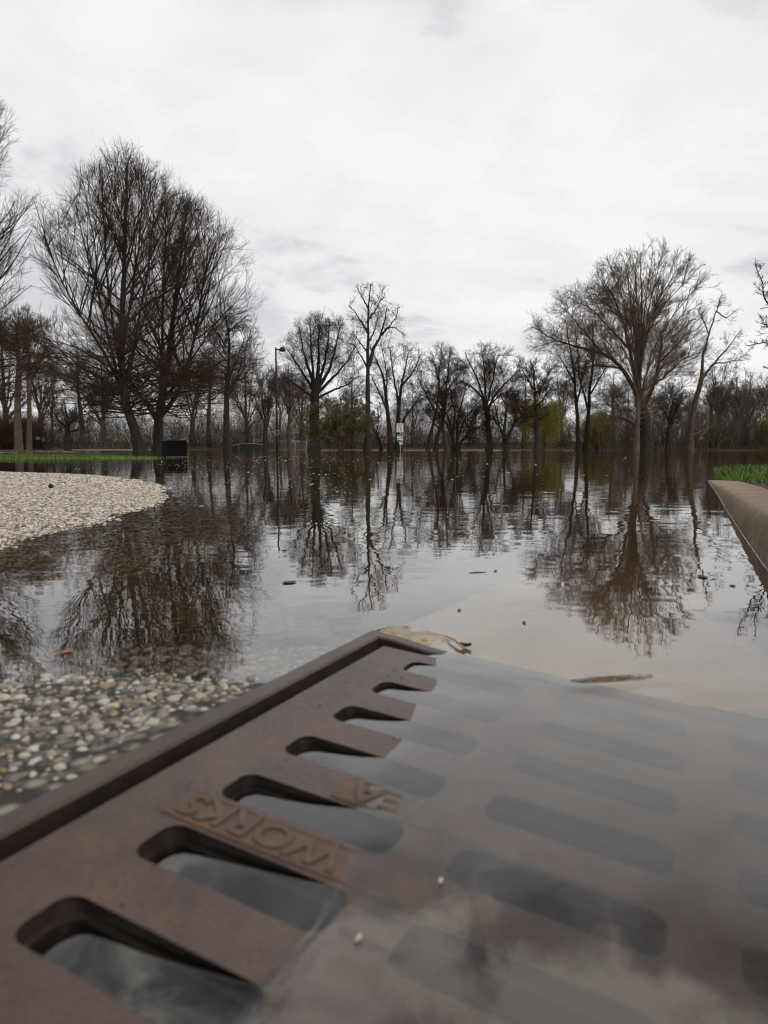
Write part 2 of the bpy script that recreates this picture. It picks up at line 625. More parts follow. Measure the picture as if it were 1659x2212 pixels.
ISL = np.array([(-9, 0.6), (-3, 1.0), (-1.2, 1.22), (-0.80, 1.43), (-0.775, 1.81), (-0.79, 2.2), (-0.83, 2.56), (-0.91, 2.95), (-1.13, 3.6),
                (-1.46, 4.24), (-2.0, 5.07), (-2.66, 5.73), (-3.6, 6.25), (-6, 6.6), (-12, 6.6), (-12, 0.6)])


def island_sd(x, y):
    """signed distance to the dry road patch, positive inside"""
    px, py = np.asarray(x, float), np.asarray(y, float)
    best = np.full(px.shape, 1e9)
    inside = np.zeros(px.shape, bool)
    n = len(ISL)
    for i in range(n):
        ax, ay = ISL[i]
        bx, by = ISL[(i + 1) % n]
        vx, vy = bx - ax, by - ay
        k = np.clip(((px - ax) * vx + (py - ay) * vy) / (vx * vx + vy * vy), 0, 1)
        best = np.minimum(best, np.hypot(px - ax - k * vx, py - ay - k * vy))
        cond = ((ay > py) != (by > py)) & (px < (bx - ax) * (py - ay) / (by - ay + 1e-12) + ax)
        inside ^= cond
    return np.where(inside, best, -best)


def hash_noise(x, y, sc, seed=0):
    """cheap smooth value noise"""
    x, y = np.asarray(x) * sc, np.asarray(y) * sc
    ix, iy = np.floor(x), np.floor(y)
    fx, fy = x - ix, y - iy
    fx, fy = fx * fx * (3 - 2 * fx), fy * fy * (3 - 2 * fy)

    def h(a, b):
        v = np.sin(a * 127.1 + b * 311.7 + seed * 74.7) * 43758.5453
        return v - np.floor(v)
    return (h(ix, iy) * (1 - fx) + h(ix + 1, iy) * fx) * (1 - fy) + (h(ix, iy + 1) * (1 - fx) + h(ix + 1, iy + 1) * fx) * fy


def road_z(x, y):
    zr = np.where(y < 0.62, np.clip((0.622 - y) * 0.05, 0, 0.015), np.maximum((0.622 - y) * 0.16, -0.055))
    zr = np.where(y > 1.5, zr - (y - 1.5) * 0.05, zr)
    sdv = island_sd(x, y) - 0.07
    zi = np.where(sdv > 0, np.minimum(sdv * 0.022, 0.022), np.maximum(sdv * 0.055, -0.4))
    z = np.maximum(zr, zi)
    return z + (hash_noise(x, y, 9, 3) - 0.5) * 0.005


def gutter_z(s, t):
    g = grate_z(np.minimum(s, 0.0), t) - 0.004
    away = np.where(s > 0, -0.060 * s - 0.03 * np.clip(t, 0, 1), 0)
    g = np.where(s > 0, np.maximum(grate_z(0 * s, np.minimum(t, 0.10)) - 0.006 + away, -0.5), g)
    lump_ = 0.0105 * np.exp(-((s - 0.066) / 0.055) ** 2 - ((t - 0.02) / 0.066) ** 2)
    return g + lump_ + (hash_noise(s, t, 35, 5) - 0.5) * 0.004 * np.exp(-((s - 0.05) / 0.15) ** 2) + (hash_noise(s, t, 60, 16) - 0.5) * 0.005 * np.exp(-((s - 0.06) / 0.07) ** 2 - ((t - 0.02) / 0.1) ** 2) + (hash_noise(s, t, 150, 6) - 0.5) * 0.0022 * np.exp(-((s - 0.05) / 0.15) ** 2)


def grid_faces(nr, nc, keep=None):
    i = np.arange(nr * nc).reshape(nr, nc)
    q = np.stack([i[:-1, :-1], i[:-1, 1:], i[1:, 1:], i[1:, :-1]], -1)
    if keep is not None:
        q = q[keep]
    return q.reshape(-1, 4)


def set_attr(ob, name, vals, kind='FLOAT'):
    a = ob.data.attributes.new(name, kind, 'POINT')
    if kind == 'FLOAT':
        a.data.foreach_set('value', np.asarray(vals, np.float32).ravel())
    else:
        a.data.foreach_set('color', np.asarray(vals, np.float32).ravel())


def spaced(*segs):
    r = [np.linspace(a, b, n, endpoint=False) for a, b, n in segs]
    return np.concatenate(r + [[segs[-1][1]]])


rng = np.random.default_rng(7)

# road sheet: everything left of the frame line
ss = spaced((-6, -0.75, 12), (-0.75, 0.03, 90), (0.03, 2, 90), (2, 8, 60), (8, 40, 32))
tt = spaced((-40, -8, 24), (-8, -1.2, 50), (-1.2, -0.03, 110))
S, T = np.meshgrid(ss, tt, indexing='ij')
X, Y = xy_of(S, T)
Z = road_z(X, Y)
Zg = gutter_z(S, 0 * T - 0.03)
k = smooth(-0.09, -0.03, T) * np.where(S > 0.03, 1, 0)
Z = Z * (1 - k) + Zg * k
fr_in = 1 - smooth(-0.24, -0.12, S)
zedge = grate_z(S, T * 0 - 0.03) + 0.003
k2 = smooth(-0.10, -0.03, T) * fr_in
Z = Z * (1 - k2) + np.minimum(zedge, 0.016) * k2
verts = np.stack([X, Y, Z], -1)
road = mesh_np('road', verts, [grid_faces(len(ss), len(tt))], MT['road'], True)
tag(road, kind='structure')
ROAD_GRID = (ss, tt, Z)


def road_surface(x, y):
    s, t = st_of(x, y)
    i = np.clip(np.searchsorted(ss, s) - 1, 0, len(ss) - 2)
    j = np.clip(np.searchsorted(tt, t) - 1, 0, len(tt) - 2)
    a = np.clip((s - ss[i]) / (ss[i + 1] - ss[i]), 0, 1)
    b = np.clip((t - tt[j]) / (tt[j + 1] - tt[j]), 0, 1)
    return (Z0[i, j] * (1 - a) + Z0[i + 1, j] * a) * (1 - b) + (Z0[i, j + 1] * (1 - a) + Z0[i + 1, j + 1] * a) * b


Z0 = Z.copy()

# gutter pan with a hole for the drain
FR = 0.030                                           # frame lip beyond the grate
GS0, GS1, GT1 = -0.697, 0.0, 0.405
gs = spaced((-4, GS0 - FR, 20), (GS0 - FR, GS1 + FR, 60), (GS1 + FR, 0.16, 60), (0.16, 0.6, 50), (0.6, 6, 70))
gt = spaced((-0.03, 0.12, 70), (0.12, GT1 + FR, 50), (GT1 + FR, 0.56, 10))
S, T = np.meshgrid(gs, gt, indexing='ij')
X, Y = xy_of(S, T)
Zg = gutter_z(S, T)
cs, ct = (gs[:-1] + gs[1:]) / 2, (gt[:-1] + gt[1:]) / 2
CS, CTT = np.meshgrid(cs, ct, indexing='ij')
keep = ~((CS > GS0 - FR) & (CS < GS1 + FR) & (CTT < GT1 + FR))
gutter = mesh_np('gutter', np.stack([X, Y, Zg], -1), [grid_faces(len(gs), len(gt), keep)], MT['gutter'], True)
set_attr(gutter, 'stain', np.exp(-((S - 0.06) / 0.09) ** 2 - ((T - 0.0) / 0.085) ** 2) * 1.1)
tag(gutter, kind='structure')


def pebbles(name, P, size, tints, flat=0.62, seed=1, parent=None):
    r = np.random.default_rng(seed)
    n = len(P)
    m = 7
    ang = np.arange(m) * 2 * np.pi / m
    rot = r.uniform(0, 2 * np.pi, n)
    irr = r.uniform(0.62, 1.28, (n, m))
    asp = r.uniform(0.72, 1.0, n)
    rows = []
    for rr, zz_ in ((1.0, -0.35), (1.0, 0.25), (0.62, 0.8)):
        lx = np.cos(ang)[None] * rr * irr
        ly = np.sin(ang)[None] * rr * irr * asp[:, None]
        cx = lx * np.cos(rot)[:, None] - ly * np.sin(rot)[:, None]
        cy = lx * np.sin(rot)[:, None] + ly * np.cos(rot)[:, None]
        rows.append(np.stack([P[:, 0, None] + cx * size[:, None], P[:, 1, None] + cy * size[:, None],
                              P[:, 2, None] + np.full((n, m), zz_) * size[:, None] * flat], -1))
    top = P.copy()
    top[:, 2] += size * flat
    V = np.concatenate([np.concatenate(rows, 1), top[:, None]], 1)      # n, 3m+1, 3
    nv = 3 * m + 1
    q = []
    tri = []
    for kx in range(2):
        for i in range(m):
            q.append((kx * m + i, kx * m + (i + 1) % m, (kx + 1) * m + (i + 1) % m, (kx + 1) * m + i))
    for i in range(m):
        tri.append((2 * m + i, 2 * m + (i + 1) % m, 3 * m))
    off = (np.arange(n) * nv)[:, None, None]
    Q = (np.array(q)[None] + off).reshape(-1, 4)
    Tt = (np.array(tri)[None] + off).reshape(-1, 3)
    ob = mesh_np(name, V, [Q, Tt], MT['pebble'], True, parent)
    c = np.concatenate([tints, np.ones((n, 1))], 1)
    set_attr(ob, 'tint', np.repeat(c, nv, 0), 'FLOAT_COLOR')
    return ob


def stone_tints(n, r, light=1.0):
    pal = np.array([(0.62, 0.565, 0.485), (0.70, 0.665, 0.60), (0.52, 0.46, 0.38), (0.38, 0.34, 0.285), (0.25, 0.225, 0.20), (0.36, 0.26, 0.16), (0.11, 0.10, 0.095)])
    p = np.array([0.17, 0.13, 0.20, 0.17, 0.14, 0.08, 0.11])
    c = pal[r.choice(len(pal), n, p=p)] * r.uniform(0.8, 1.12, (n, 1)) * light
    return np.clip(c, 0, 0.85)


def jitter_grid(x0, x1, y0, y1, sp, r):
    gx, gy = np.meshgrid(np.arange(x0, x1, sp), np.arange(y0, y1, sp))
    gx = gx + (np.floor((gy - y0) / sp) % 2) * sp * 0.5
    return (gx + r.uniform(-0.33, 0.33, gx.shape) * sp).ravel(), (gy + r.uniform(-0.33, 0.33, gy.shape) * sp).ravel()


PX, PY, PS = [], [], []
x, y = jitter_grid(-0.95, 0.1, 0.15, 0.80, 0.0074, rng)          # beside the frame
s_, t_ = st_of(x, y)
k = (t_ < -0.036) & (x > -0.62 * y - 0.25)
k &= rng.uniform(0, 1, x.shape) < np.where(t_ > -0.06, 0.4, 0.86)
PX.append(x[k]); PY.append(y[k]); PS.append(0.0018 + 0.0052 * rng.uniform(0, 1, k.sum()) ** 2.2)
x, y = jitter_grid(-3.2, -0.3, 1.1, 3.6, 0.0098, rng)
sdv = island_sd(x, y)
k = (x > -0.60 * y - 0.35) & (sdv > -0.40)
k &= rng.uniform(0, 1, x.shape) < 0.96
PX.append(x[k]); PY.append(y[k]); PS.append(rng.uniform(0.0034, 0.0066, k.sum()))
x, y = jitter_grid(-5.4, -0.6, 3.6, 7.0, 0.0155, rng)
sdv = island_sd(x, y)
k = (x > -0.60 * y - 0.6) & (sdv > -0.35)
PX.append(x[k]); PY.append(y[k]); PS.append(rng.uniform(0.0058, 0.0105, k.sum()))
PX, PY, PS = map(np.concatenate, (PX, PY, PS))
PS = np.where(PY < 0.9, PS * 0.88, PS)
PZ = road_surface(PX, PY) + PS * rng.uniform(-0.30, 0.25, len(PS))
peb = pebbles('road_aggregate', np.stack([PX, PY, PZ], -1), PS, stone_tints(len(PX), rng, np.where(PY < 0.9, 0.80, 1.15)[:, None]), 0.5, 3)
tag(peb, kind='structure')

# far terrain: flooded flat that rises into banks
tx = np.concatenate([-np.geomspace(600, 3, 50), [0], np.geomspace(3, 600, 50)])
ty = np.concatenate([np.linspace(-120, 0, 12), np.linspace(4, 50, 16), np.linspace(54, 130, 60), np.geomspace(135, 700, 20)])
X, Y = np.meshgrid(tx, ty, indexing='xy')


def shore(x):
    return np.interp(x, [-120, -60, -40, -20, 0, 12, 22, 30, 60, 120], [72, 76, 80, 84, 92, 92, 86, 63, 58, 55])


Zt = np.clip((Y - shore(X)) * 0.03 - 0.0, -0.6, 1.4) + (hash_noise(X, Y, 0.15, 9) - 0.5) * 0.15 * (Y > 50)
Zt = np.where(Y < 50, -0.6, Zt)
ground = mesh_np('ground', np.stack([X, Y, Zt], -1), [grid_faces(len(ty), len(tx))], MT['terrain'], True)
tag(ground, kind='structure')

# ------------------------------------------------------------------ water sheet
wx = np.concatenate([-np.geomspace(500, 1.6, 60), np.linspace(-1.55, 1.55, 430), np.geomspace(1.6, 500, 60)])
wy = np.concatenate([-np.geomspace(120, 0.3, 12), np.linspace(-0.2, 0.15, 10), np.linspace(0.16, 0.95, 160), np.geomspace(0.96, 8, 120), np.geomspace(8.2, 400, 90)])
X, Y = np.meshgrid(wx, wy, indexing='xy')
S, T = st_of(X, Y)
rz = road_z(X, Y)
gz = np.where((S < 0.03) & (S > -0.73), grate_z(S, T), gutter_z(S, np.clip(T, 0, 0.5)))
gz = np.where(T > 0.5, np.minimum(gz, -0.1), gz)
bz = np.where(T < -0.03, rz, gz)
bz = np.where(Y > 40, -0.6, bz)
dep = np.clip(-bz, 0, 1.0)
ruf = smooth(44, 60, Y) * smooth(-0.22, -0.09, X / np.maximum(Y, 1)) * (1 - smooth(0.36, 0.40, X / np.maximum(Y, 1))) * (0.4 + 0.6 * smooth(66, 72, Y))
ruf = np.maximum(ruf, smooth(20, 36, Y) * (1 - smooth(-0.47, -0.40, X / np.maximum(Y, 1))) * 0.8)
ruf = np.maximum(ruf, smooth(1.5, 30, Y) * 0.05)
# water swelling over the drowned bars of the grate
wz = 0.0014 * np.exp(-(((X - 0.20) * 0.97 + (Y - 0.592) * 0.25) / 0.045) ** 2 - ((-(X - 0.20) * 0.25 + (Y - 0.592) * 0.97) / 0.0135) ** 2)
wz += 0.0006 * np.exp(-((S + 0.02) / 0.02) ** 2) * smooth(0.08, 0.12, T) * (1 - smooth(0.22, 0.32, T))
on_g = (S < 0.03) & (S > -0.75) & (T > -0.02) & (T < 0.44)
wz += np.where(on_g, ((hash_noise(X, Y, 17, 11) - 0.5) * 0.0016 + (hash_noise(X, Y, 42, 12) - 0.5) * 0.0007) * smooth(0.20, 0.05, T), 0)
wz += np.where(on_g, 0.0007 * np.exp(-((grate_z(S, T) - wz) / 0.0013) ** 2), 0)
water = mesh_np('water', np.stack([X, Y, wz], -1), [grid_faces(len(wy), len(wx))], MT['water'], True)
set_attr(water, 'depth', dep)
set_attr(water, 'ruffle', ruf)
tag(water, kind='structure')

# ------------------------------------------------------------------ storm drain: frame and grate
def gpt(s, t, dz):
    x, y = xy_of(s, t)
    return (x, y, grate_z(s, t) + dz)


prof = [(FR, -0.07), (FR, 0.0025), (FR - 0.0018, 0.0042), (0.0145, 0.0042), (0.0125, 0.0026), (0.0115, -0.016), (-0.012, -0.017), (-0.012, -0.07)]
V, F = [], []
NSEG = 24
for o, dz in prof:
    c = [(GS1 + o, -o), (GS1 + o, GT1 + o), (GS0 - o, GT1 + o), (GS0 - o, -o)]
    for i in range(4):
        a, b = c[i], c[(i + 1) % 4]
        for q in range(NSEG):
            w = q / NSEG
            p_, q_ = a[0] + (b[0] - a[0]) * w, a[1] + (b[1] - a[1]) * w
            low = smooth(-0.005, 0.01, p_) * smooth(0.0, 0.05, q_) * (0.0042 if dz > 0 else 0)   # the far lip lies lower
            V.append(gpt(p_, q_, dz - low))
n = 4 * NSEG
for i in range(len(prof) - 1):
    for q in range(n):
        F.append((i * n + q, i * n + (q + 1) % n, (i + 1) * n + (q + 1) % n, (i + 1) * n + q))
drain = empty('storm_drain', (0, 0, 0))
tag(drain, 'half flooded cast iron storm drain with rounded slots, raised lettering and a raised frame', 'storm drain')
frame = MB().add(V, F).build('frame', MT['frame_iron'], drain)
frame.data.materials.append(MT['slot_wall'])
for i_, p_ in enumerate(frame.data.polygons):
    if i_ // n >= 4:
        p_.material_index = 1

TB = [0.0, 0.169, 0.304, GT1]
TS = [(0.042, 0.155), (0.183, 0.290), (0.318, 0.392)]
PITCH_S, SLOT_W = 0.0664, 0.035
V, F = [], []
vi = {}


def gv(s, t, dz):
    key = (round(s, 6), round(t, 6), round(dz, 6))
    if key not in vi:
        vi[key] = len(V)
        V.append(gpt(s, t, dz))
    return vi[key]


S_TOP = -0.0058
WALLS = []
NROW = 10
for k in range(NROW):
    c0, c1 = S_TOP - PITCH_S * k, S_TOP - PITCH_S * (k + 1)
    sm = (c0 + c1) / 2
    for j in range(3):
        t0, t1 = TB[j], TB[j + 1]
        a0, a1 = TS[j]
        hs = SLOT_W / 2
        rad = 0.0098
        inner, outer = [], []
        # corners in order: (s+, t-), (s+, t+), (s-, t+), (s-, t-)
        cor = [(1, -1), (1, 1), (-1, 1), (-1, -1)]
        for q, (gs_, gt_) in enumerate(cor):
            cs_ = sm + gs_ * (hs - rad)
            ct_ = (a1 - rad) if gt_ > 0 else (a0 + rad)
            w0 = {0: 180, 1: 90, 2: 0, 3: 270}[q]
            corner = (c0 if gs_ > 0 else c1, t1 if gt_ > 0 else t0)
            for i in range(9):
                w = R(w0 - i * 90 / 8)
                p = (cs_ + rad * math.sin(w), ct_ + rad * math.cos(w))
                inner.append(p)
                # outer partner
                if i <= 4:
                    lam = i / 4
                    base = {0: (p[0], t0), 1: (c0, p[1]), 2: (p[0], t1), 3: (c1, p[1])}[q]
                else:
                    lam = (8 - i) / 4
                    base = {0: (c0, p[1]), 1: (p[0], t1), 2: (c1, p[1]), 3: (p[0], t0)}[q]
                outer.append((base[0] + (corner[0] - base[0]) * lam, base[1] + (corner[1] - base[1]) * lam))
        n = len(inner)
        cs_m, ct_m = sm, (a0 + a1) / 2

        def shrink(p, dlt):
            return (p[0] - math.copysign(min(dlt, abs(p[0] - cs_m)), p[0] - cs_m) * min(1, abs(p[0] - cs_m) / (hs * 0.6)),
                    p[1] - math.copysign(min(dlt, abs(p[1] - ct_m)), p[1] - ct_m) * min(1, abs(p[1] - ct_m) / ((a1 - a0) * 0.45)))
        rings = [[gv(p[0], p[1], 0) for p in outer], [gv(*shrink(p, -0.0012), 0) for p in inner]]
        for dlt, dz in ((0.0, -0.0014), (0.0006, -0.0085), (0.0034, -0.0095), (0.0042, -0.030)):
            rings.append([gv(*shrink(p, dlt), dz) for p in inner])
        for lv, (a, b) in enumerate(zip(rings[:-1], rings[1:])):
            for i in range(n):
                if lv >= 2:
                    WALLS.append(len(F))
                q4 = (a[i], a[(i + 1) % n], b[(i + 1) % n], b[i])
                if len(set(q4)) == 4:
                    F.append(q4)
                elif len(set(q4)) == 3:
                    F.append(tuple(dict.fromkeys(q4)))
                elif lv >= 2:
                    WALLS.pop()
# end strips and outer sides
s_end = S_TOP - PITCH_S * NROW
for a, b in ((GS1, S_TOP), (s_end, GS0)):
    for j in range(3):
        F.append((gv(a, TB[j], 0), gv(a, TB[j + 1], 0), gv(b, TB[j + 1], 0), gv(b, TB[j], 0)))
loop = [(GS1, 0), (GS1, GT1), (GS0, GT1), (GS0, 0)]
for i in range(4):
    a, b = loop[i], loop[(i + 1) % 4]
    F.append((gv(a[0], a[1], 0), gv(b[0], b[1], 0), gv(b[0], b[1], -0.0155), gv(a[0], a[1], -0.0155)))
grate_root = MB().add(V, F).build('grate', MT['iron'], drain)
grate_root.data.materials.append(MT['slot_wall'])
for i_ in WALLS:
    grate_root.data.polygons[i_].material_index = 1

# raised lettering, read from the far side
def flat_text(body, size, depth=0.001, bold=0.012):
    cu = bpy.data.curves.new('lettering', 'FONT')
    cu.body = body
    cu.size = size
    cu.align_x = 'LEFT'
    cu.extrude = depth
    cu.offset = size * bold
    cu.resolution_u = 3
    ob = bpy.data.objects.new('lettering', cu)
    COL.objects.link(ob)
    bpy.context.view_layer.update()
    me = bpy.data.meshes.new_from_object(ob)
    bpy.data.objects.remove(ob)
    co = np.zeros(len(me.vertices) * 3, np.float32)
    me.vertices.foreach_get('co', co)
    return me, co.reshape(-1, 3)


def plaque(text, row, t_left, t_right, size, t_end):
    """rust coloured strip with letters on the bar between slot rows row and row+1"""
    sc = S_TOP - PITCH_S * (row + 1)
    h = PITCH_S - SLOT_W - 0.003
    pn = MB()
    N = 10
    v, f = [], []
    for dz, ins in ((0.0003, 0.0), (0.0011, 0.0012), (0.0011, 0.0026), (0.0005, 0.0036)):
        hh = h / 2 - ins
        a, b = t_left + ins, t_right - ins
        v += [gpt(sc + hh, a, dz), gpt(sc + hh, b, dz), gpt(sc - hh, b, dz), gpt(sc - hh, a, dz)]
    for i in range(3):
        for q in range(4):
            f.append((i * 4 + q, i * 4 + (q + 1) % 4, (i + 1) * 4 + (q + 1) % 4, (i + 1) * 4 + q))
    f.append((12, 13, 14, 15))
    pn.add(v, f)
    panel = pn.build('text_panel', MT['panel'], grate_root)
    me, co = flat_text(text, size, 0.0005, 0.022)
    me.name = 'lettering'
    w = co[:, 0].max() - co[:, 0].min()
    hgt_ = co[:, 1].max() - co[:, 1].min()
    lx = (co[:, 0] - co[:, 0].min()) / w * (t_end - t_left - 0.006)
    ly = (co[:, 1] - co[:, 1].min()) / hgt_ * (h - 0.007)
    t = t_end - lx                       # rotated half a turn
    s = sc + (h - 0.007) / 2 - ly
    worn = smooth(t_left + 0.150, t_left + 0.090, t)        # the far end is worn flush
    P = np.array([gpt(a, b, (0.0011 + c) * q + 0.00045 * (1 - q)) for a, b, c, q in zip(s, t, co[:, 2], worn)], np.float32)
    me.vertices.foreach_set('co', P.ravel())
    me.materials.clear()
    me.materials.append(MT['rust'])
    me.update()
    ob = bpy.data.objects.new('lettering', me)
    COL.objects.link(ob)
    ob.parent = grate_root
    return panel


plaque('WORKS', 4, 0.030, 0.228, 0.03, 0.138)
plaque('IEA', 3, 0.100, 0.275, 0.03, 0.152)

# grit and wet dirt packed in the groove beside the rim and scattered on the iron
r = np.random.default_rng(31)
gs_ = np.concatenate([r.uniform(-0.5, 0.0, 90), r.uniform(-0.16, 0.004, 200)])
go_ = r.uniform(0.0015, 0.0110, len(gs_))
P = np.array([gpt(a, -b, -0.0155) for a, b in zip(gs_, go_)])
sz = r.uniform(0.0008, 0.0030, len(gs_)) * np.where(gs_ > -0.16, 1.5, 1.0)
tn_ = np.array([(0.035, 0.028, 0.018), (0.055, 0.05, 0.02), (0.10, 0.075, 0.05), (0.02, 0.016, 0.012)])[r.choice(4, len(gs_), p=[0.4, 0.2, 0.15, 0.25])]
gd = pebbles('groove_dirt', P, sz, tn_, 0.9, 5, drain)
gd['kind'] = 'stuff'
gs_ = r.uniform(-0.62, 0.0, 150)
gt_ = r.uniform(0.003, 0.17, 150)
blk = np.zeros(150, bool)
for k_ in range(NROW):
    c_ = S_TOP - PITCH_S * (k_ + 0.5)
    for a0_, a1_ in TS:
        blk |= (np.abs(gs_ - c_) < SLOT_W / 2 + 0.002) & (gt_ > a0_ - 0.002) & (gt_ < a1_ + 0.002)
gs_, gt_ = gs_[~blk], gt_[~blk]
P = np.array([gpt(a, b, 0.0) for a, b in zip(gs_, gt_)])
tn_ = np.array([(0.05, 0.036, 0.028), (0.18, 0.14, 0.1), (0.13, 0.06, 0.03), (0.3, 0.25, 0.2)])[r.choice(4, len(gs_), p=[0.45, 0.2, 0.25, 0.1])]
gg = pebbles('grit', P, 0.0004 + 0.0010 * r.uniform(0, 1, len(gs_)) ** 3, tn_, 0.8, 6, drain)
gg['kind'] = 'stuff'

# the chamber under the grate
V, F = [], []
ins = 0.0
for dz in (-0.071, -0.7):
    for s, t in ((GS1 + FR, -FR), (GS1 + FR, GT1 + FR), (GS0 - FR, GT1 + FR), (GS0 - FR, -FR)):
        V.append(gpt(s, t, dz))
F = [(0, 1, 5, 4), (1, 2, 6, 5), (2, 3, 7, 6), (3, 0, 4, 7), (4, 5, 6, 7)]
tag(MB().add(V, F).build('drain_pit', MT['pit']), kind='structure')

# ------------------------------------------------------------------ kerb, verge
KP = [(-4.0, 0.47, 0.085), (-0.8, 0.455, 0.085), (0.2, 0.432, 0.085), (0.5, 0.405, 0.085), (0.8, 0.392, 0.084), (1.3, 0.375, 0.073), (2.0, 0.355, 0.056),
      (2.6, 0.340, 0.042), (3.2, 0.322, 0.029), (3.7, 0.305, 0.018), (4.0, 0.298, 0.011), (4.3, 0.29, 0.003), (4.6, 0.285, -0.008), (5.0, 0.28, -0.02), (5.6, 0.27, -0.04), (6.2, 0.26, -0.06)]
kp = np.array(KP)
ku = np.linspace(0, 1, len(kp))
fine_u = np.linspace(0, 1, 520)
ks, kt, kh = (np.interp(fine_u, ku, kp[:, i]) for i in range(3))
for arr in (ks, kt, kh):                        # soften the corners of the polyline
    for _ in range(40):
        arr[1:-1] = (arr[:-2] + 2 * arr[1:-1] + arr[2:]) / 4
kx, ky = xy_of(ks, kt)
tx_, ty_ = np.gradient(kx), np.gradient(ky)
ln = np.hypot(tx_, ty_)
nx, ny = ty_ / ln, -tx_ / ln                    # towards the verge
# profile: offset across, height (h = local top height)
V, ST_ = [], []
prof = [(-0.012, None, -0.16), (-0.006, None, -0.06), (0.0, None, 0.0), (0.004, 0.3, 0), (0.008, 0.58, 0), (0.014, 0.80, 0), (0.023, 0.925, 0), (0.034, 0.98, 0), (0.052, 1.0, 0),
        (0.085, 1.02, 0.002), (0.115, 1.03, 0.004), (0.15, 1.04, 0.006), (0.156, 0.9, 0), (0.158, None, -0.2)]
for o, fr_, z in prof:
    zz_ = (np.full_like(kh, z) if fr_ is None else fr_ * kh + z)
    wob = (hash_noise(kx, ky + o, 22, 2) - 0.5) * 0.002 + (hash_noise(kx + o * 3, ky + o * 2, 90, 3) - 0.5) * 0.0016
    V.append(np.stack([kx + nx * (o + wob), ky + ny * (o + wob), zz_ + (wob * 0.4 if fr_ is not None else 0)], -1))
    ST_.append(np.full(len(kx), 0.0 if fr_ is None else np.interp(fr_, [0.2, 0.55, 1.0], [1.0, 0.8, 0.05])) if fr_ is not None else np.ones(len(kx)))
V = np.stack(V, 0)
kerb = mesh_np('kerb', V, [grid_faces(V.shape[0], V.shape[1])[:, ::-1]], MT['kerb'], True)
set_attr(kerb, 'stain', np.stack(ST_, 0))
tag(kerb, kind='structure')

# pale scum tube that paints in the highlight along the kerb waterline
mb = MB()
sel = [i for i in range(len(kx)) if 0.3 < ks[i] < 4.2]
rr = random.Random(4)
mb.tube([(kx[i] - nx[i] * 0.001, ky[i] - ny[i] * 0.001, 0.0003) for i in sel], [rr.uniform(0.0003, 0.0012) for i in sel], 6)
tag(mb.build('foam_highlight', MT['foam_highlight'], smooth=True), 'thin pale line of scum and painted highlight along the foot of the concrete kerb', 'foam_highlight', kind='stuff')

# verge: soil behind the kerb
vs = spaced((-4, 0, 12), (0, 7, 80))
vt = np.linspace(0, 1, 26)
base_t = np.interp(vs, ks[:470], kt[:470]) + 0.152
top_h = np.maximum(np.interp(vs, ks[:470], kh[:470]), 0.008)
V = []
for i, s in enumerate(vs):
    for w in vt:
        t = base_t[i] + w ** 1.5 * 9.0
        z = top_h[i] + 0.004 + 0.03 * smooth(0, 0.3, t - base_t[i]) - 0.10 * smooth(5.8, 7.2, s + 0.10 * (t - base_t[i]))
        x, y = xy_of(s, t)
        V.append((x, y, z + (hash_noise(x, y, 12, 4) - 0.5) * 0.012))
verge = mesh_np('verge', np.array(V), [grid_faces(len(vs), len(vt))], MT['soil'], True)
tag(verge, kind='structure')
VERGE = np.array(V)


def grass(name, P, hgt_, wid, seed, label, tints, lean=0.6):
    r = np.random.default_rng(seed)
    n = len(P)
    az = r.uniform(0, 2 * np.pi, n)
    ln_ = r.uniform(0.1, lean, n)
    side = np.stack([-np.sin(az), np.cos(az), np.zeros(n)], -1)
    out_ = np.stack([np.cos(az), np.sin(az), np.zeros(n)], -1)
    up = np.array([0, 0, 1.0])
    rows = []
    for f, w in ((0.0, 1.0), (0.4, 0.85), (0.75, 0.5)):
        c = P + up * (hgt_ * f * (1 - 0.25 * ln_ * f))[:, None] + out_ * (hgt_ * ln_ * f * f)[:, None]
        rows += [c - side * (wid * w / 2)[:, None], c + side * (wid * w / 2)[:, None]]
    tip = P + up * (hgt_ * (1 - 0.3 * ln_))[:, None] + out_ * (hgt_ * ln_ * 1.05)[:, None]
    V = np.stack(rows + [tip], 1)
    off = (np.arange(n) * 7)[:, None, None]
    q = (np.array([(0, 1, 3, 2), (2, 3, 5, 4)])[None] + off).reshape(-1, 4)
    t3 = (np.array([(4, 5, 6)])[None] + off).reshape(-1, 3)
    ob = mesh_np(name, V, [q, t3], MT['grass'], True)
    set_attr(ob, 'tint', np.repeat(np.concatenate([tints, np.ones((n, 1))], 1), 7, 0), 'FLOAT_COLOR')
    tag(ob, label, 'grass', kind='stuff')
    return ob


def grass_tints(n, r, dry=0.1):
    pal = np.array([(0.055, 0.12, 0.012), (0.085, 0.17, 0.02), (0.12, 0.21, 0.03), (0.03, 0.075, 0.012)])
    c = pal[r.choice(4, n)] * r.uniform(0.75, 1.2, (n, 1))
    d = r.uniform(0, 1, n) < dry
    c[d] = np.array([0.26, 0.2, 0.12]) * r.uniform(0.6, 1.1, (d.sum(), 1))
    return c


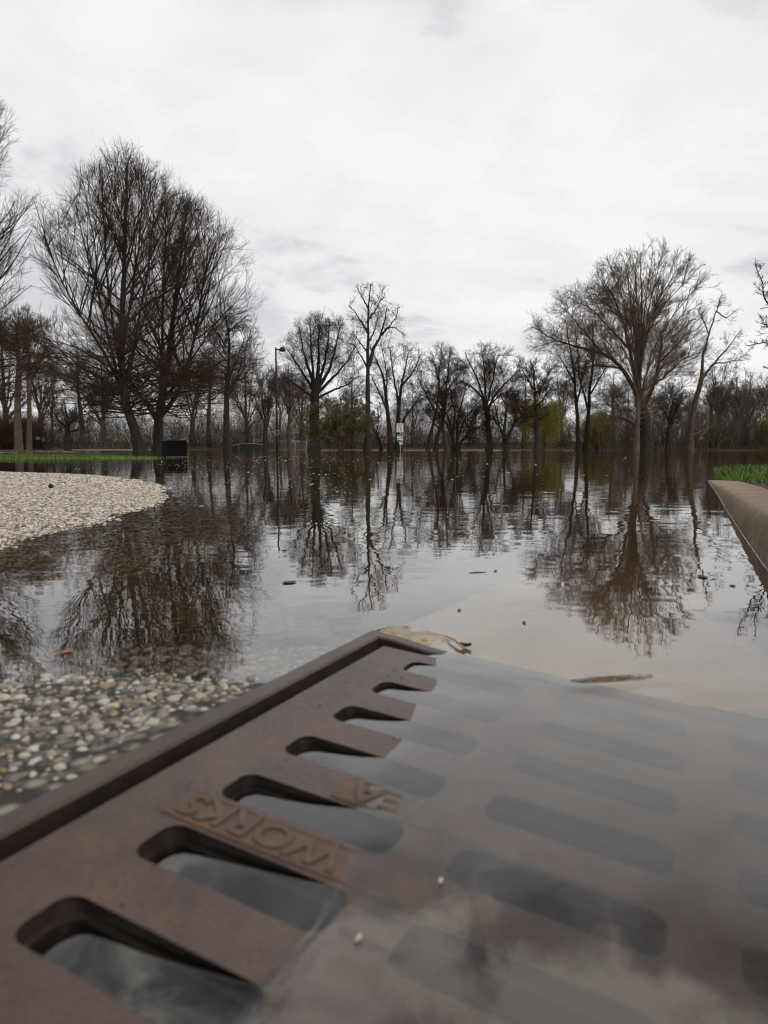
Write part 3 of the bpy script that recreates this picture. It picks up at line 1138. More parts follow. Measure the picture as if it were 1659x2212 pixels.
n = 26000
s = rng.uniform(0.8, 6.9, n)
off = rng.uniform(0, 1, n) ** 1.4 * 3.2
bt = np.interp(s, ks[:470], kt[:470]) + 0.158 - 0.12 * smooth(3.2, 4.4, s)
th_ = np.maximum(np.interp(s, ks[:470], kh[:470]), 0.008)
edge = 0.0 + 0.05 * hash_noise(s, s * 0 + 1.3, 4.0, 8)
k = off > edge * 0.9
s, off, bt, th_ = s[k], off[k], bt[k], th_[k]
t = bt + off
x, y = xy_of(s, t)
z = th_ + 0.030 * smooth(0, 0.3, off) - 0.10 * smooth(5.8, 7.2, s + 0.10 * off)
clump = hash_noise(x, y, 7, 6)
k = (clump > 0.15) & (z > -0.02)
x, y, z, clump = x[k], y[k], z[k], clump[k]
n = len(x)
grass('verge_grass', np.stack([x, y, z - 0.006], -1), rng.uniform(0.035, 0.075, n) * (0.55 + 0.7 * clump), rng.uniform(0.003, 0.0055, n), 11,
      'lush green grass growing behind the concrete kerb', grass_tints(n, rng, 0.06), 1.0)

# low lawn strip on the left, half drowned
lx = np.linspace(-30, -3.6, 60)
ly = np.linspace(11.0, 20.5, 40)
X, Y = np.meshgrid(lx, ly, indexing='xy')


def lawn_z(x, y):
    c = np.interp(x, [-30, -9, -6, -4.4, -3.6], [15.4, 15.4, 14.9, 14.6, 14.6])
    hw = np.interp(x, [-30, -10, -8, -6.6, -5.6, -4.9, -4.6], [4.0, 3.4, 2.9, 1.7, 0.6, 0.25, 0.02])
    return 0.030 * (1 - ((y - c) / hw) ** 2)


Zl = np.maximum(lawn_z(X, Y), -0.3)
tag(mesh_np('lawn', np.stack([X, Y, Zl], -1), [grid_faces(len(ly), len(lx))], MT['lawn'], True), kind='structure')
n = 60000
x = rng.uniform(-16, -3.7, n)
y = rng.uniform(11.3, 19.5, n)
z = lawn_z(x, y)
k = (z > -0.012) & (x > -0.62 * y - 1.5)
x, y, z = x[k], y[k], z[k]
n = len(x)
grass('lawn_grass', np.stack([x, y, z - 0.01], -1), rng.uniform(0.04, 0.085, n) * np.interp(x, [-7.0, -5.2], [0.9, 0.6]), rng.uniform(0.006, 0.011, n), 12,
      'bright green grass of the flooded lawn strip left of the black box', grass_tints(n, rng, 0.05), 0.6)

# pale kerbed path along the far left bank, green bank far right
mb = MB()
for i in range(19):
    x0 = -60 + i * 1.9
    mb.box((x0, float(shore(np.array(x0))) + 1.0, 0.02), (1.9, 0.6, 0.09))
tag(mb.build('path', MT['path']), kind='structure')
bx = np.linspace(26, 70, 40)
by = np.linspace(0, 1, 6)
V = [(x, float(shore(np.array(x))) - 1 + w * 9, -0.1 + 0.32 * w ** 0.7 * min(1, (x - 25) / 6)) for x in bx for w in by]
tag(mesh_np('grass_bank', np.array(V), [grid_faces(len(bx), len(by))], MT['lawn'], True), kind='structure')

# ------------------------------------------------------------------ trees: limbs, branches and twigs grown level by level
def norm(a):
    return a / np.maximum(np.linalg.norm(a, axis=-1, keepdims=True), 1e-9)


def tubes(P, Rd, m):
    """P (n,k,3), Rd (n,k) -> verts, quads"""
    n, k, _ = P.shape
    T = norm(np.gradient(P, axis=1))
    ref = np.where(np.abs(T[:, :1, 2:3]) < 0.8, np.array([0, 0, 1.0]), np.array([1.0, 0, 0]))
    A = norm(np.cross(T, np.broadcast_to(ref, T.shape)))
    B = np.cross(T, A)
    w = np.arange(m) * 2 * np.pi / m
    V = P[:, :, None] + (A[:, :, None] * np.cos(w)[:, None] + B[:, :, None] * np.sin(w)[:, None]) * Rd[:, :, None, None]
    i = np.arange(n * k * m).reshape(n, k, m)
    j = np.roll(i, -1, axis=2)
    q = np.stack([i[:, :-1], j[:, :-1], j[:, 1:], i[:, 1:]], -1).reshape(-1, 4)
    return V.reshape(-1, 3), q


def join_tubes(parts):
    V, Q, o = [], [], 0
    for P, Rd, m in parts:
        v, q = tubes(P, Rd, m)
        V.append(v)
        Q.append(q + o)
        o += len(v)
    return np.concatenate(V), np.concatenate(Q)


def resample(pts, k):
    pts = np.asarray(pts, float)
    d = np.concatenate([[0], np.cumsum(np.linalg.norm(np.diff(pts[:, :3], axis=0), axis=1))])
    u = np.linspace(0, d[-1], k)
    P = np.stack([np.interp(u, d, pts[:, i]) for i in range(pts.shape[1])], -1)
    for _ in range(2):
        P[1:-1] = (P[:-2] + 2 * P[1:-1] + P[2:]) / 4
    return P


def spawn(P, Rd, n, f0, ang, length, k, wander, trop, r, slender=0.011, rmin=0.005, taper=0.25, f1=1.0, env=None, flat=0.0):
    """children for a set of parent branches"""
    np_, kp_, _ = P.shape
    L = np.linalg.norm(np.diff(P, axis=1), axis=2).sum(1)
    idx = r.choice(np_, n, p=L / L.sum())
    f = f0 + (f1 - f0) * r.uniform(0, 1, n)
    g = f * (kp_ - 1)
    a = np.minimum(g.astype(int), kp_ - 2)
    w = (g - a)[:, None]
    pos = P[idx, a] * (1 - w) + P[idx, a + 1] * w
    tan = norm(P[idx, a + 1] - P[idx, a])
    rp = Rd[idx, a] * (1 - w[:, 0]) + Rd[idx, a + 1] * w[:, 0]
    rnd = r.normal(size=(n, 3))
    rnd[:, 2] *= (1 - flat)
    nrm_ = norm(rnd - (rnd * tan).sum(1, keepdims=True) * tan)
    an = np.radians(ang(f, pos) if callable(ang) else np.clip(r.normal(ang, ang * 0.3, n), 8, 110))[:, None]
    d = norm(np.cos(an) * tan + np.sin(an) * nrm_)
    ln_ = length(f, pos, L[idx]) if callable(length) else length * r.uniform(0.55, 1.35, n) * (1 - 0.45 * f)
    if env is not None:
        full = ln_.copy()
        for q in (0.88, 0.76, 0.65, 0.54, 0.43, 0.33, 0.24):
            bad = env(pos + d * ln_[:, None]) > r.uniform(0.9, 1.08, n)
            ln_ = np.where(bad, np.maximum(full * q, 0.12), ln_)
    st = (ln_ / (k - 1))[:, None]
    pts = [pos]
    for i in range(k - 1):
        d = norm(d + r.normal(size=(n, 3)) * wander + np.array([0, 0, trop]))
        pts.append(pts[-1] + d * st)
    C = np.stack(pts, 1)
    r0 = np.minimum(rp * 0.8, np.maximum(ln_ * slender, rmin))
    r0 = np.maximum(r0, rmin)
    Rn = r0[:, None] * np.linspace(1, taper, k)[None]
    return C, np.maximum(Rn, rmin * 0.6)


def stem(pts, r0, r1, d=None, k=26, base_flare=False, wob=0.0, r=None, dy=None):
    """pts in photo coordinates at distance d (u, v[, dy]) -> (1,k,3), (1,k)"""
    W = []
    for p in pts:
        q = at_dist(p[0], p[1], d + (p[2] if len(p) > 2 else 0.0))
        W.append((q[0], q[1], q[2]))
    P = resample(W, k)
    if wob and r is not None:
        P[1:-1] += np.cumsum(r.normal(size=(k - 2, 3)), 0) * wob * 0.35 + r.normal(size=(k - 2, 3)) * wob * 0.3
    Rd = r0 + (r1 - r0) * np.linspace(0, 1, k) ** 0.7
    if base_flare:
        z = P[:, 2]
        Rd = Rd * (1 + 0.5 * np.exp(-np.clip(z + 0.1, 0, None) / 0.35))
    return P[None], Rd[None]


def finish_tree(name, label, root_pos, stems, crown, mats, group=None, cat='tree', extra=None, trunk_sides=10):
    root = empty(name, root_pos)
    tag(root, label, cat, group)
    o = np.array(root_pos)
    V, Q = join_tubes([(P - o, Rd, trunk_sides) for P, Rd in stems])
    mesh_np('trunk', V, [Q], MT[mats[0]], True, root)
    V, Q = join_tubes([(P - o, Rd, m) for P, Rd, m in crown])
    mesh_np('crown', V, [Q], MT[mats[1]], False, root)
    if extra:
        for nm, V, faces, mt in extra:
            mesh_np(nm, V - o, faces, MT[mt], False, root)
    return root


def ellipsoid(c, rx, ry, rz_):
    c = np.array(c)
    s = np.array([rx, ry, rz_])
    return lambda p: (((p - c) / s) ** 2).sum(-1)


def cat_b(*bs):
    k = max(b[0].shape[1] for b in bs)
    P, Rr = [], []
    for p, q in bs:
        if p.shape[1] != k:
            u = np.linspace(0, p.shape[1] - 1, k)
            a = np.minimum(u.astype(int), p.shape[1] - 2)
            w = u - a
            p = p[:, a] * (1 - w)[None, :, None] + p[:, a + 1] * w[None, :, None]
            q = q[:, a] * (1 - w)[None] + q[:, a + 1] * w[None]
        P.append(p)
        Rr.append(q)
    return np.concatenate(P), np.concatenate(Rr)


def ramify(stems, W, counts, r, env, f0=0.25, lens=(0.34, 0.19, 0.095, 0.045), angs=(44, 42, 40, 38), trops=(0.04, 0.04, 0.04, 0.03),
           wander=(0.08, 0.09, 0.10, 0.12), rmin=(0.016, 0.010, 0.0075, 0.006)):
    """four levels of branching from the given limbs"""
    out_ = []
    cur = cat_b(*stems) if len(stems) > 1 else stems[0]
    ks_ = (9, 7, 5, 3)
    ms = (5, 4, 3, 3)
    for i, n in enumerate(counts):
        n = int(n * (1.5, 1.2, 1.1, 1.0)[i])
        P, Rd = spawn(cur[0], cur[1], n, f0 if i == 0 else 0.18, angs[i], lens[i] * W, ks_[i], wander[i], trops[i], r,
                      slender=(0.0095, 0.008, 0.007, 0.006)[i], rmin=rmin[i], env=env if i < 2 else None)
        out_.append((P, Rd, ms[i]))
        if i == 0:
            cur = cat_b(cur, (P, Rd))
        else:
            cur = (P, Rd)
    return out_


def limb_tree(name, label, u, d, vfork, vtop, half, seed, nl=6, trunk_r=0.28, mats=('bark_dark', 'twig_dark'), counts=(40, 420, 2600, 9000), shape='round', lean=0, group=None, vbase=None,
              up=0.4, zcen=0.55):
    """trunk to a fork, limbs curving out to the crown outline"""
    r = np.random.default_rng(seed)
    px = d / FPX
    base = at_dist(u, 972, d)
    root = (base[0], d, -0.55)
    fork = at_dist(u + lean, vfork, d)
    top = at_dist(u + lean, vtop, d)
    W = 2 * half * px
    H = top[2] - fork[2]
    stems = [(resample([root, ((root[0] * 0.55 + fork[0] * 0.45) + r.normal() * 0.1, d, fork[2] * 0.45), fork], 16)[None],
              (trunk_r * np.linspace(1.0, 0.78, 16) * (1 + 0.45 * np.exp(-np.linspace(0, 5, 16))))[None])]
    limbs = []
    cx = fork[0]
    for i in range(nl):
        a = 2 * np.pi * (i + r.uniform(-0.3, 0.3)) / nl
        if shape == 'round':
            el = r.uniform(0.25, 1.0)
        elif shape == 'vase':
            el = r.uniform(0.55, 1.0)
        else:
            el = r.uniform(0.1, 0.9)
        rad_ = W / 2 * math.sqrt(max(0.0, 1 - (el * 0.92) ** 2)) * r.uniform(0.75, 1.0)
        tip = np.array([cx + math.cos(a) * rad_, d + math.sin(a) * rad_, fork[2] + H * el])
        st = fork + np.array([0, 0, (i / nl - 0.55) * 0.30 * H])
        if shape == 'leader':
            st[2] = fork[2] + (i / nl - 0.1) * 0.7 * H
            tip[2] = max(tip[2], st[2] + 0.15 * H)
        st[2] = max(st[2], fork[2] * 0.6)
        mid = st + (tip - st) * np.array([0.5, 0.5, up + (0.02 if shape == 'round' else 0.06)])
        pts = [st + (mid - st) * w * 2 * (1 - w) + (tip - st) * w * w for w in np.linspace(0, 1, 9)]
        P = resample(pts, 20)
        P[1:] += np.cumsum(r.normal(size=(19, 3)), 0) * 0.020 * W / 4
        r0 = trunk_r * r.uniform(0.26, 0.44)
        limbs.append((P[None], (r0 + (0.014 - r0) * np.linspace(0, 1, 20) ** 0.62)[None]))
    if shape in ('leader', 'round'):
        P = resample([fork, (cx + r.normal() * 0.2, d + r.normal() * 0.2, fork[2] + H * 0.5), (cx + r.normal() * 0.3, d, fork[2] + H * 0.97)], 20)
        P[1:] += np.cumsum(r.normal(size=(19, 3)), 0) * 0.012 * W / 4
        limbs.append((P[None], (trunk_r * 0.72 + (0.02 - trunk_r * 0.72) * np.linspace(0, 1, 20) ** 0.8)[None]))
    env = ellipsoid((cx, d, fork[2] + H * (zcen - 0.25)), W / 2 * 1.03, W / 2 * 1.03, H * (1.25 - zcen + 0.02))
    crown = ramify(limbs, W, counts, r, env, f0=0.2)
    return finish_tree(name, label, root, stems + limbs, crown, mats, group)


def pyramid_tree(name, label, d, leader, outline, seed, trunk_r, extra_stems=(), n1=95, counts=(1300, 8200, 24000), mats=('bark_dark', 'twig_dark'), group=None, ratio=1.0):
    """strong leader, low limbs spreading level, upper ones sweeping upward (linden habit)"""
    r = np.random.default_rng(seed)
    px = d / FPX
    st = [stem(leader, trunk_r, 0.03, d, 40, True, 0.02, r)] + [stem(p, a, b, d, 30, False, 0.03, r) for p, a, b in extra_stems]
    root = tuple(st[0][0][0, 0])
    vs_ = np.array([o[0] for o in outline], float)
    hw = np.array([o[1] for o in outline], float) * px
    zs = CAM_H + (968.5 - vs_) * px
    zlo, zhi = zs.min(), zs.max()

    def half_at(z):
        o_ = np.argsort(zs)
        return np.interp(z, zs[o_], hw[o_])
    lead = cat_b(*st)
    zl = lead[0][0, :, 2]
    f_low = np.interp(zlo + 0.0 * (zhi - zlo), zl, np.linspace(0, 1, len(zl)))
    cx, cy = root[0], root[1]
    xl = lambda z: np.interp(z, zl, lead[0][0, :, 0])

    def env(p):
        rr_ = np.hypot(p[..., 0] - xl(p[..., 2]), (p[..., 1] - cy) * 1.0)
        return rr_ / np.maximum(half_at(p[..., 2]) * ratio, 0.05) + np.where(p[..., 2] > zhi + 0.3, 9, 0)

    hz = lambda p: np.clip((p[:, 2] - zlo) / (zhi - zlo), 0, 1)

    def ang1(f, pos):
        return np.clip(np.interp(hz(pos), [0, 0.12, 0.3, 0.6, 1], [84, 70, 46, 32, 18]) + r.normal(0, 7, len(f)), 10, 100)

    def len1(f, pos, L):
        h = hz(pos)
        full = half_at(pos[:, 2] + 0.08 * (zhi - zlo) * np.interp(h, [0, 0.3, 1], [0.0, 1, 1.2]))
        an = np.radians(np.interp(h, [0, 0.12, 0.3, 0.6, 1], [84, 70, 46, 32, 18]))
        return full / np.sin(an) * r.uniform(0.6, 1.0, len(f))
    P1, R1 = spawn(lead[0], lead[1], n1, f_low, ang1, len1, 16, 0.06, 0.035, r, slender=0.0115, rmin=0.03, taper=0.18, f1=0.97, env=env)
    # wide level boughs low on the trunk, dipping and then rising at the tips
    nb = 44
    zb = zlo + (zhi - zlo) * (-0.02 + 0.24 * r.uniform(0, 1, nb) ** 1.2)
    az = np.arange(nb) * 2.4 + r.uniform(-0.3, 0.3, nb)
    w = np.linspace(0, 1, 16)
    hmax = half_at(zb + 0.05 * (zhi - zlo)) * r.uniform(0.8, 1.08, nb)
    cyb = np.interp(zb, zl[:40], lead[0][0, :, 1])
    bow = 0.10 * hmax[:, None] * np.sin(w * math.pi)[None] * r.uniform(-0.6, 1.6, (nb, 1)) + 0.26 * hmax[:, None] * (w ** 1.6)[None] * r.uniform(-0.5, 1.4, (nb, 1))
    az_w = az[:, None] + np.cumsum(r.normal(0, 0.03, (nb, 16)), 1)
    PB = np.stack([xl(zb)[:, None] + np.cos(az_w) * hmax[:, None] * w, cyb[:, None] + np.sin(az_w) * hmax[:, None] * w, zb[:, None] + bow + np.cumsum(r.normal(0, 0.03, (nb, 16)), 1)], -1)
    RB = (0.062 * r.uniform(0.55, 1.2, nb))[:, None] * np.linspace(1, 0.16, 16)[None]
    crown = [(P1, R1, 6), (PB, RB, 6)]
    bough = (PB, RB)
    cur = cat_b((P1, R1), bough, *[s for s in st])
    W = 2 * hw.max()
    env2 = lambda p: env(p) * 0.94
    for i, (n, l_, a_, t_, k_, m_) in enumerate(((counts[0], 0.19, 34, 0.05, 8, 4), (counts[1], 0.09, 34, 0.06, 5, 3), (counts[2], 0.045, 34, 0.06, 3, 3))):
        P, Rd = spawn(cur[0], cur[1], n, 0.14 if i else 0.12, a_, l_ * W, k_, (0.05, 0.06, 0.07)[i], t_, r, slender=0.007, rmin=(0.012, 0.008, 0.006)[i], env=env2 if i == 0 else None)
        crown.append((P, Rd, m_))
        cur = (P, Rd)
    return finish_tree(name, label, root, st, crown, mats, group)


def traced_tree(name, label, d, stems_px, seed, W_px, counts, mats, group=None, env_px=None, f0=0.25, angs=(54, 46, 40, 38), trops=(0.04,) * 4, lens=(0.34, 0.19, 0.095, 0.045), wob=0.045, extra=None, depth=1.0, cat='tree', rmin=(0.016, 0.010, 0.0075, 0.006)):
    """limbs placed one by one, twigs grown on them"""
    r = np.random.default_rng(seed)
    px = d / FPX
    st = []
    trk = []                                           # (u, v, dy) of everything placed so far
    for i, (pts, r0, r1) in enumerate(stems_px):
        if all(len(p) == 2 for p in pts):
            start = 0.0
            if trk:
                tk = np.array(trk)
                q = np.argmin((tk[:, 0] - pts[0][0]) ** 2 + (tk[:, 1] - pts[0][1]) ** 2)
                start = tk[q, 2] if pts[0][1] < 960 else 0.0
            amp = r.uniform(-1, 1) * depth * 0.30 * W_px * px if i else 0.0
            if pts[0][1] >= 960 and i:
                amp *= 0.6
            pts = [(p[0], p[1], start + amp * (q / (len(pts) - 1)) ** 1.2) for q, p in enumerate(pts)]
        for p, q in zip(pts[:-1], pts[1:]):
            for w in np.linspace(0, 1, 8):
                trk.append(tuple(p[c] + (q[c] - p[c]) * w for c in range(3)))
        st.append(stem(pts, r0, r1, d, 26, pts[0][1] > 960, wob, r))
    root = tuple(st[0][0][0, 0])
    env = None
    if env_px:
        u, v, hu, hv = env_px
        c = at_dist(u, v, d)
        env = ellipsoid((c[0], d, c[2]), hu * px, hu * px, hv * px)
    crown = ramify(st, W_px * px, counts, r, env, f0, lens=lens, angs=angs, trops=trops, rmin=rmin)
    ex = extra(crown, r) if extra else None
    return finish_tree(name, label, root, st, crown, mats, group, cat, ex)


def leaf_faces(P, n, size, r):
    """small leaf-like triangles scattered on the outer twigs P (m,k,3)"""
    idx = r.integers(0, len(P), n)
    kk = r.integers(1, P.shape[1], n)
    c = P[idx, kk] + r.normal(size=(n, 3)) * size * 0.6
    a = norm(r.normal(size=(n, 3)))
    b = norm(np.cross(a, r.normal(size=(n, 3))))
    s = size * r.uniform(0.6, 1.3, (n, 1))
    V = np.stack([c - a * s, c + b * s * 0.55, c + a * s, c - b * s * 0.55], 1).reshape(-1, 3)
    return V, [np.arange(n * 4).reshape(-1, 4)]


# --- the two big lindens on the left
pyramid_tree('linden_tree', 'tallest dark bare tree on the left, with a leaning trunk beside the grass strip', 44,
             [(306, 985), (296, 945), (281, 900), (268, 865), (262, 780), (262, 700), (266, 600), (271, 490), (275, 362)],
             [(885, 90), (866, 200), (820, 215), (750, 205), (660, 192), (560, 182), (480, 165), (440, 118), (395, 66), (352, 8)], 21, 0.37,
             [([(266, 860), (248, 780), (228, 690), (205, 600), (180, 500), (160, 420)], 0.13, 0.02),
              ([(266, 850), (285, 780), (300, 690), (318, 600), (330, 500), (335, 415)], 0.13, 0.02),
              ([(264, 820), (244, 700), (232, 590), (226, 470), (222, 380)], 0.11, 0.02),
              ([(264, 780), (280, 660), (296, 550), (304, 440), (303, 365)], 0.11, 0.02),
              ([(264, 840), (225, 760), (180, 690), (135, 610), (98, 520)], 0.12, 0.02)], n1=130)
pyramid_tree('linden_tree', 'dark bare tree with a low forked trunk directly behind the black box', 49,
             [(343, 985), (341, 940), (342, 905), (352, 850), (368, 750), (380, 640), (392, 540), (400, 465)],
             [(893, 110), (872, 205), (830, 215), (760, 205), (680, 178), (600, 150), (535, 108), (485, 68), (445, 15)], 22, 0.40,
             [([(342, 912), (322, 880), (298, 848), (270, 800), (245, 745)], 0.2, 0.03),
              ([(344, 905), (385, 850), (410, 770), (430, 670), (445, 570), (452, 500)], 0.2, 0.02),
              ([(347, 890), (348, 800), (352, 690), (356, 560), (362, 440)], 0.16, 0.02),
              ([(350, 870), (400, 800), (450, 720), (500, 660)], 0.13, 0.02)], n1=120, ratio=1.1)
# off to the left, only its right side in frame
pyramid_tree('linden_tree', 'large bare tree cut off by the left picture edge, only its right hand branches showing', 41,
             [(-85, 985), (-86, 900), (-88, 780), (-85, 600), (-82, 400), (-78, 225)],
             [(885, 90), (862, 170), (780, 185), (700, 182), (560, 174), (440, 162), (345, 136), (295, 108), (250, 66), (215, 12)], 23, 0.38, n1=170, counts=(1600, 9500, 26000))

# --- third tree behind them
limb_tree('bare_tree', 'dark bare tree with a straight trunk right of the black box and forked tree', 490, 62, 850, 625, 82, 31, 11, 0.30, ('bark_dark', 'twig_dark'), (70, 700, 4200, 13000), 'leader')
# two pale straight trunks far left
for i, (u, d, tr, lab) in enumerate(((41, 58, 0.30, 'thick pale grey straight trunk, first tree from the left picture edge standing in water'),
                                     (63, 63, 0.21, 'slimmer grey straight trunk just left of a black lamp pole near the left edge'))):
    limb_tree('bare_tree', lab, u, d, 800, 665, 75, 41 + i, 12, tr, ('bark_grey', 'twig_brown'), (55, 500, 3000, 9000), 'leader')
limb_tree('bare_tree', 'small dark tree with a round spreading crown and short trunk, far left beyond the lawn', 146, 78, 925, 862, 58, 43, 9, 0.36, ('bark_dark', 'twig_dark'), (50, 420, 2400, 6500), 'round', up=0.2)
limb_tree('bare_tree', 'slim brown tree far back between the two left lamp poles', 112, 88, 900, 800, 45, 44, 7, 0.22, ('bark_brown', 'twig_brown'), (40, 330, 1800, 5000), 'round')
limb_tree('bare_tree', 'dark tree right of the row of railings, its trunk left of the near lamp post', 574, 78, 915, 775, 60, 45, 8, 0.30, ('bark_dark', 'twig_dark'), (50, 450, 2600, 7500), 'vase')
limb_tree('bare_tree', 'tall slender tree just right of the near lamp post', 625, 82, 900, 780, 52, 46, 8, 0.24, ('bark_brown', 'twig_brown'), (45, 420, 2400, 7000), 'round')
limb_tree('bare_tree', 'thin dark tree with upright branches close behind the near lamp post', 606, 90, 890, 795, 46, 47, 7, 0.2, ('bark_brown', 'twig_brown'), (40, 330, 1900, 5500), 'vase')

# --- centre: round tree, cottonwood, olive bush
traced_tree('bare_tree', 'broad round crowned dark tree left of the tall bare cottonwood', 66,
            [([(678, 985), (680, 930), (681, 880), (683, 840)], 0.62, 0.42), ([(683, 850), (688, 790), (690, 740), (696, 700)], 0.3, 0.03), ([(681, 850), (668, 800), (655, 750), (648, 708)], 0.24, 0.03),
             ([(680, 845), (650, 800), (632, 770), (618, 752)], 0.2, 0.03), ([(684, 845), (712, 800), (728, 750), (738, 700)], 0.24, 0.03), ([(685, 850), (725, 810), (752, 780), (768, 740)], 0.2, 0.03),
             ([(682, 862), (645, 835), (625, 820), (612, 812)], 0.16, 0.03), ([(684, 862), (722, 842), (750, 832), (775, 812)], 0.16, 0.03), ([(683, 845), (702, 780), (708, 730), (712, 690)], 0.2, 0.03),
             ([(682, 845), (674, 780), (672, 730), (670, 695)], 0.2, 0.03)],
            51, 170, (90, 900, 5200, 15000), ('bark_dark', 'twig_dark'), env_px=(692, 785, 98, 108))
traced_tree('cottonwood_tree', 'tall sparse bare tree with one straight trunk rising above its neighbours near the centre', 58,
            [([(794, 985), (794, 920), (795, 840), (795, 750), (795, 680), (797, 640), (800, 615)], 0.36, 0.035), ([(797, 790), (808, 755), (825, 725), (832, 690), (838, 665)], 0.2, 0.03),
             ([(824, 725), (845, 705), (858, 690), (864, 665)], 0.1, 0.02), ([(795, 720), (785, 700), (768, 672), (752, 660)], 0.12, 0.02), ([(796, 690), (812, 665), (824, 645), (830, 632)], 0.09, 0.02),
             ([(795, 665), (784, 645), (775, 628), (772, 615)], 0.08, 0.02), ([(830, 712), (850, 704), (866, 712), (878, 722)], 0.07, 0.02), ([(796, 740), (812, 715), (815, 695), (820, 680)], 0.09, 0.02),
             ([(795, 800), (780, 770), (768, 745), (748, 735)], 0.1, 0.02), ([(795, 760), (776, 740), (765, 720)], 0.08, 0.02)],
            52, 120, (42, 300, 1200, 3000), ('bark_dark', 'twig_dark'), env_px=(808, 700, 72, 92), f0=0.3, wob=0.05)


def bush_leaves(crown, r):
    V, F = leaf_faces(crown[-1][0], 36000, 0.038, r)
    return [('foliage', V, F, 'olive')]


traced_tree('willow_bush', 'wide olive green bush standing in the water in front of the tall cottonwood', 54,
            [([(736, 985), (734, 960), (728, 930), (715, 900), (700, 875)], 0.16, 0.03), ([(737, 985), (742, 950), (752, 920), (768, 895), (785, 878)], 0.14, 0.03), ([(735, 960), (735, 920), (738, 885), (740, 858)], 0.12, 0.03),
             ([(734, 955), (712, 930), (690, 912), (668, 905)], 0.1, 0.02), ([(738, 955), (765, 930), (790, 915), (806, 908)], 0.1, 0.02), ([(735, 962), (700, 945), (675, 935), (655, 932)], 0.08, 0.02)],
            53, 150, (90, 700, 3000, 7000), ('bark_brown', 'olive'), env_px=(733, 920, 86, 70), extra=bush_leaves, cat='bush', lens=(0.26, 0.14, 0.075, 0.04))
traced_tree('bare_tree', 'pair of close dark trunks right behind the speed limit sign with arching upper limbs', 62,
            [([(845, 985), (842, 930), (836, 870), (832, 820), (815, 780), (800, 750)], 0.34, 0.03), ([(861, 985), (860, 930), (862, 880), (868, 830), (880, 790), (885, 755)], 0.34, 0.03),
             ([(861, 935), (875, 900), (890, 880), (905, 862), (912, 845)], 0.16, 0.03), ([(838, 890), (822, 855), (808, 830), (800, 808)], 0.13, 0.03), ([(863, 880), (855, 830), (850, 780), (848, 748)], 0.14, 0.03),
             ([(868, 835), (892, 805), (905, 780), (912, 765)], 0.1, 0.03), ([(835, 860), (838, 810), (832, 775), (828, 752)], 0.1, 0.03)],
            54, 130, (55, 500, 2800, 8000), ('bark_dark', 'twig_dark'), env_px=(855, 825, 80, 96))
traced_tree('bare_tree', 'dark stem curving to the left beside the paired trunks of the speed sign', 63,
            [([(824, 985), (818, 950), (806, 930), (795, 905), (788, 880)], 0.2, 0.04), ([(806, 930), (790, 922), (775, 905)], 0.08, 0.02), ([(812, 940), (820, 905), (815, 880)], 0.07, 0.02)], 55, 70, (24, 200, 1000, 2600), ('bark_dark', 'twig_dark'))
for i, (u, pts, lab) in enumerate((
        (925, [([(923, 985), (926, 950), (938, 905), (945, 860), (948, 800), (955, 760)], 0.22, 0.03), ([(940, 895), (920, 850), (905, 820), (898, 800)], 0.1, 0.02), ([(946, 850), (975, 810), (990, 780)], 0.1, 0.02)],
         'slim dark trunk leaning right, first of the stems right of the speed limit sign'),
        (942, [([(940, 985), (945, 940), (958, 905), (962, 850), (968, 800), (972, 765)], 0.27, 0.03), ([(950, 930), (930, 900), (915, 880)], 0.1, 0.02), ([(962, 850), (985, 820), (1000, 800)], 0.1, 0.02), ([(958, 905), (925, 860), (900, 850)], 0.1, 0.02)],
         'dark trunk second to the right of the speed limit sign, with a curved top'),
        (966, [([(968, 985), (962, 950), (955, 915), (958, 870), (950, 820), (935, 770)], 0.28, 0.03), ([(957, 900), (985, 870), (998, 840)], 0.1, 0.02), ([(956, 890), (930, 860), (920, 835)], 0.1, 0.02)],
         'brown trunk third to the right of the speed limit sign, bent to the left'))):
    traced_tree('bare_tree', lab, 66 + i, pts, 56 + i, 110, (45, 380, 2100, 6000), ('bark_dark' if i < 2 else 'bark_brown', 'twig_dark'), env_px=(948, 835, 88, 92), depth=1.2)
traced_tree('bare_tree', 'many stemmed dark tree fanning out from one base in the water right of the centre', 59,
            [([(977, 985), (978, 950), (968, 905), (955, 880), (935, 850)], 0.17, 0.03), ([(984, 985), (988, 950), (985, 910), (995, 870), (1005, 830)], 0.16, 0.03), ([(988, 985), (996, 955), (1015, 930), (1035, 925), (1050, 928)], 0.14, 0.03),
             ([(980, 960), (965, 915), (950, 900), (930, 895)], 0.12, 0.03), ([(986, 955), (1000, 910), (1025, 880), (1040, 862)], 0.1, 0.03), ([(978, 940), (985, 890), (975, 850), (970, 820)], 0.1, 0.03), ([(992, 962), (1010, 945), (1030, 945), (1040, 952)], 0.07, 0.02)],
            60, 130, (55, 460, 2400, 6500), ('bark_dark', 'twig_dark'), env_px=(985, 880, 92, 90))
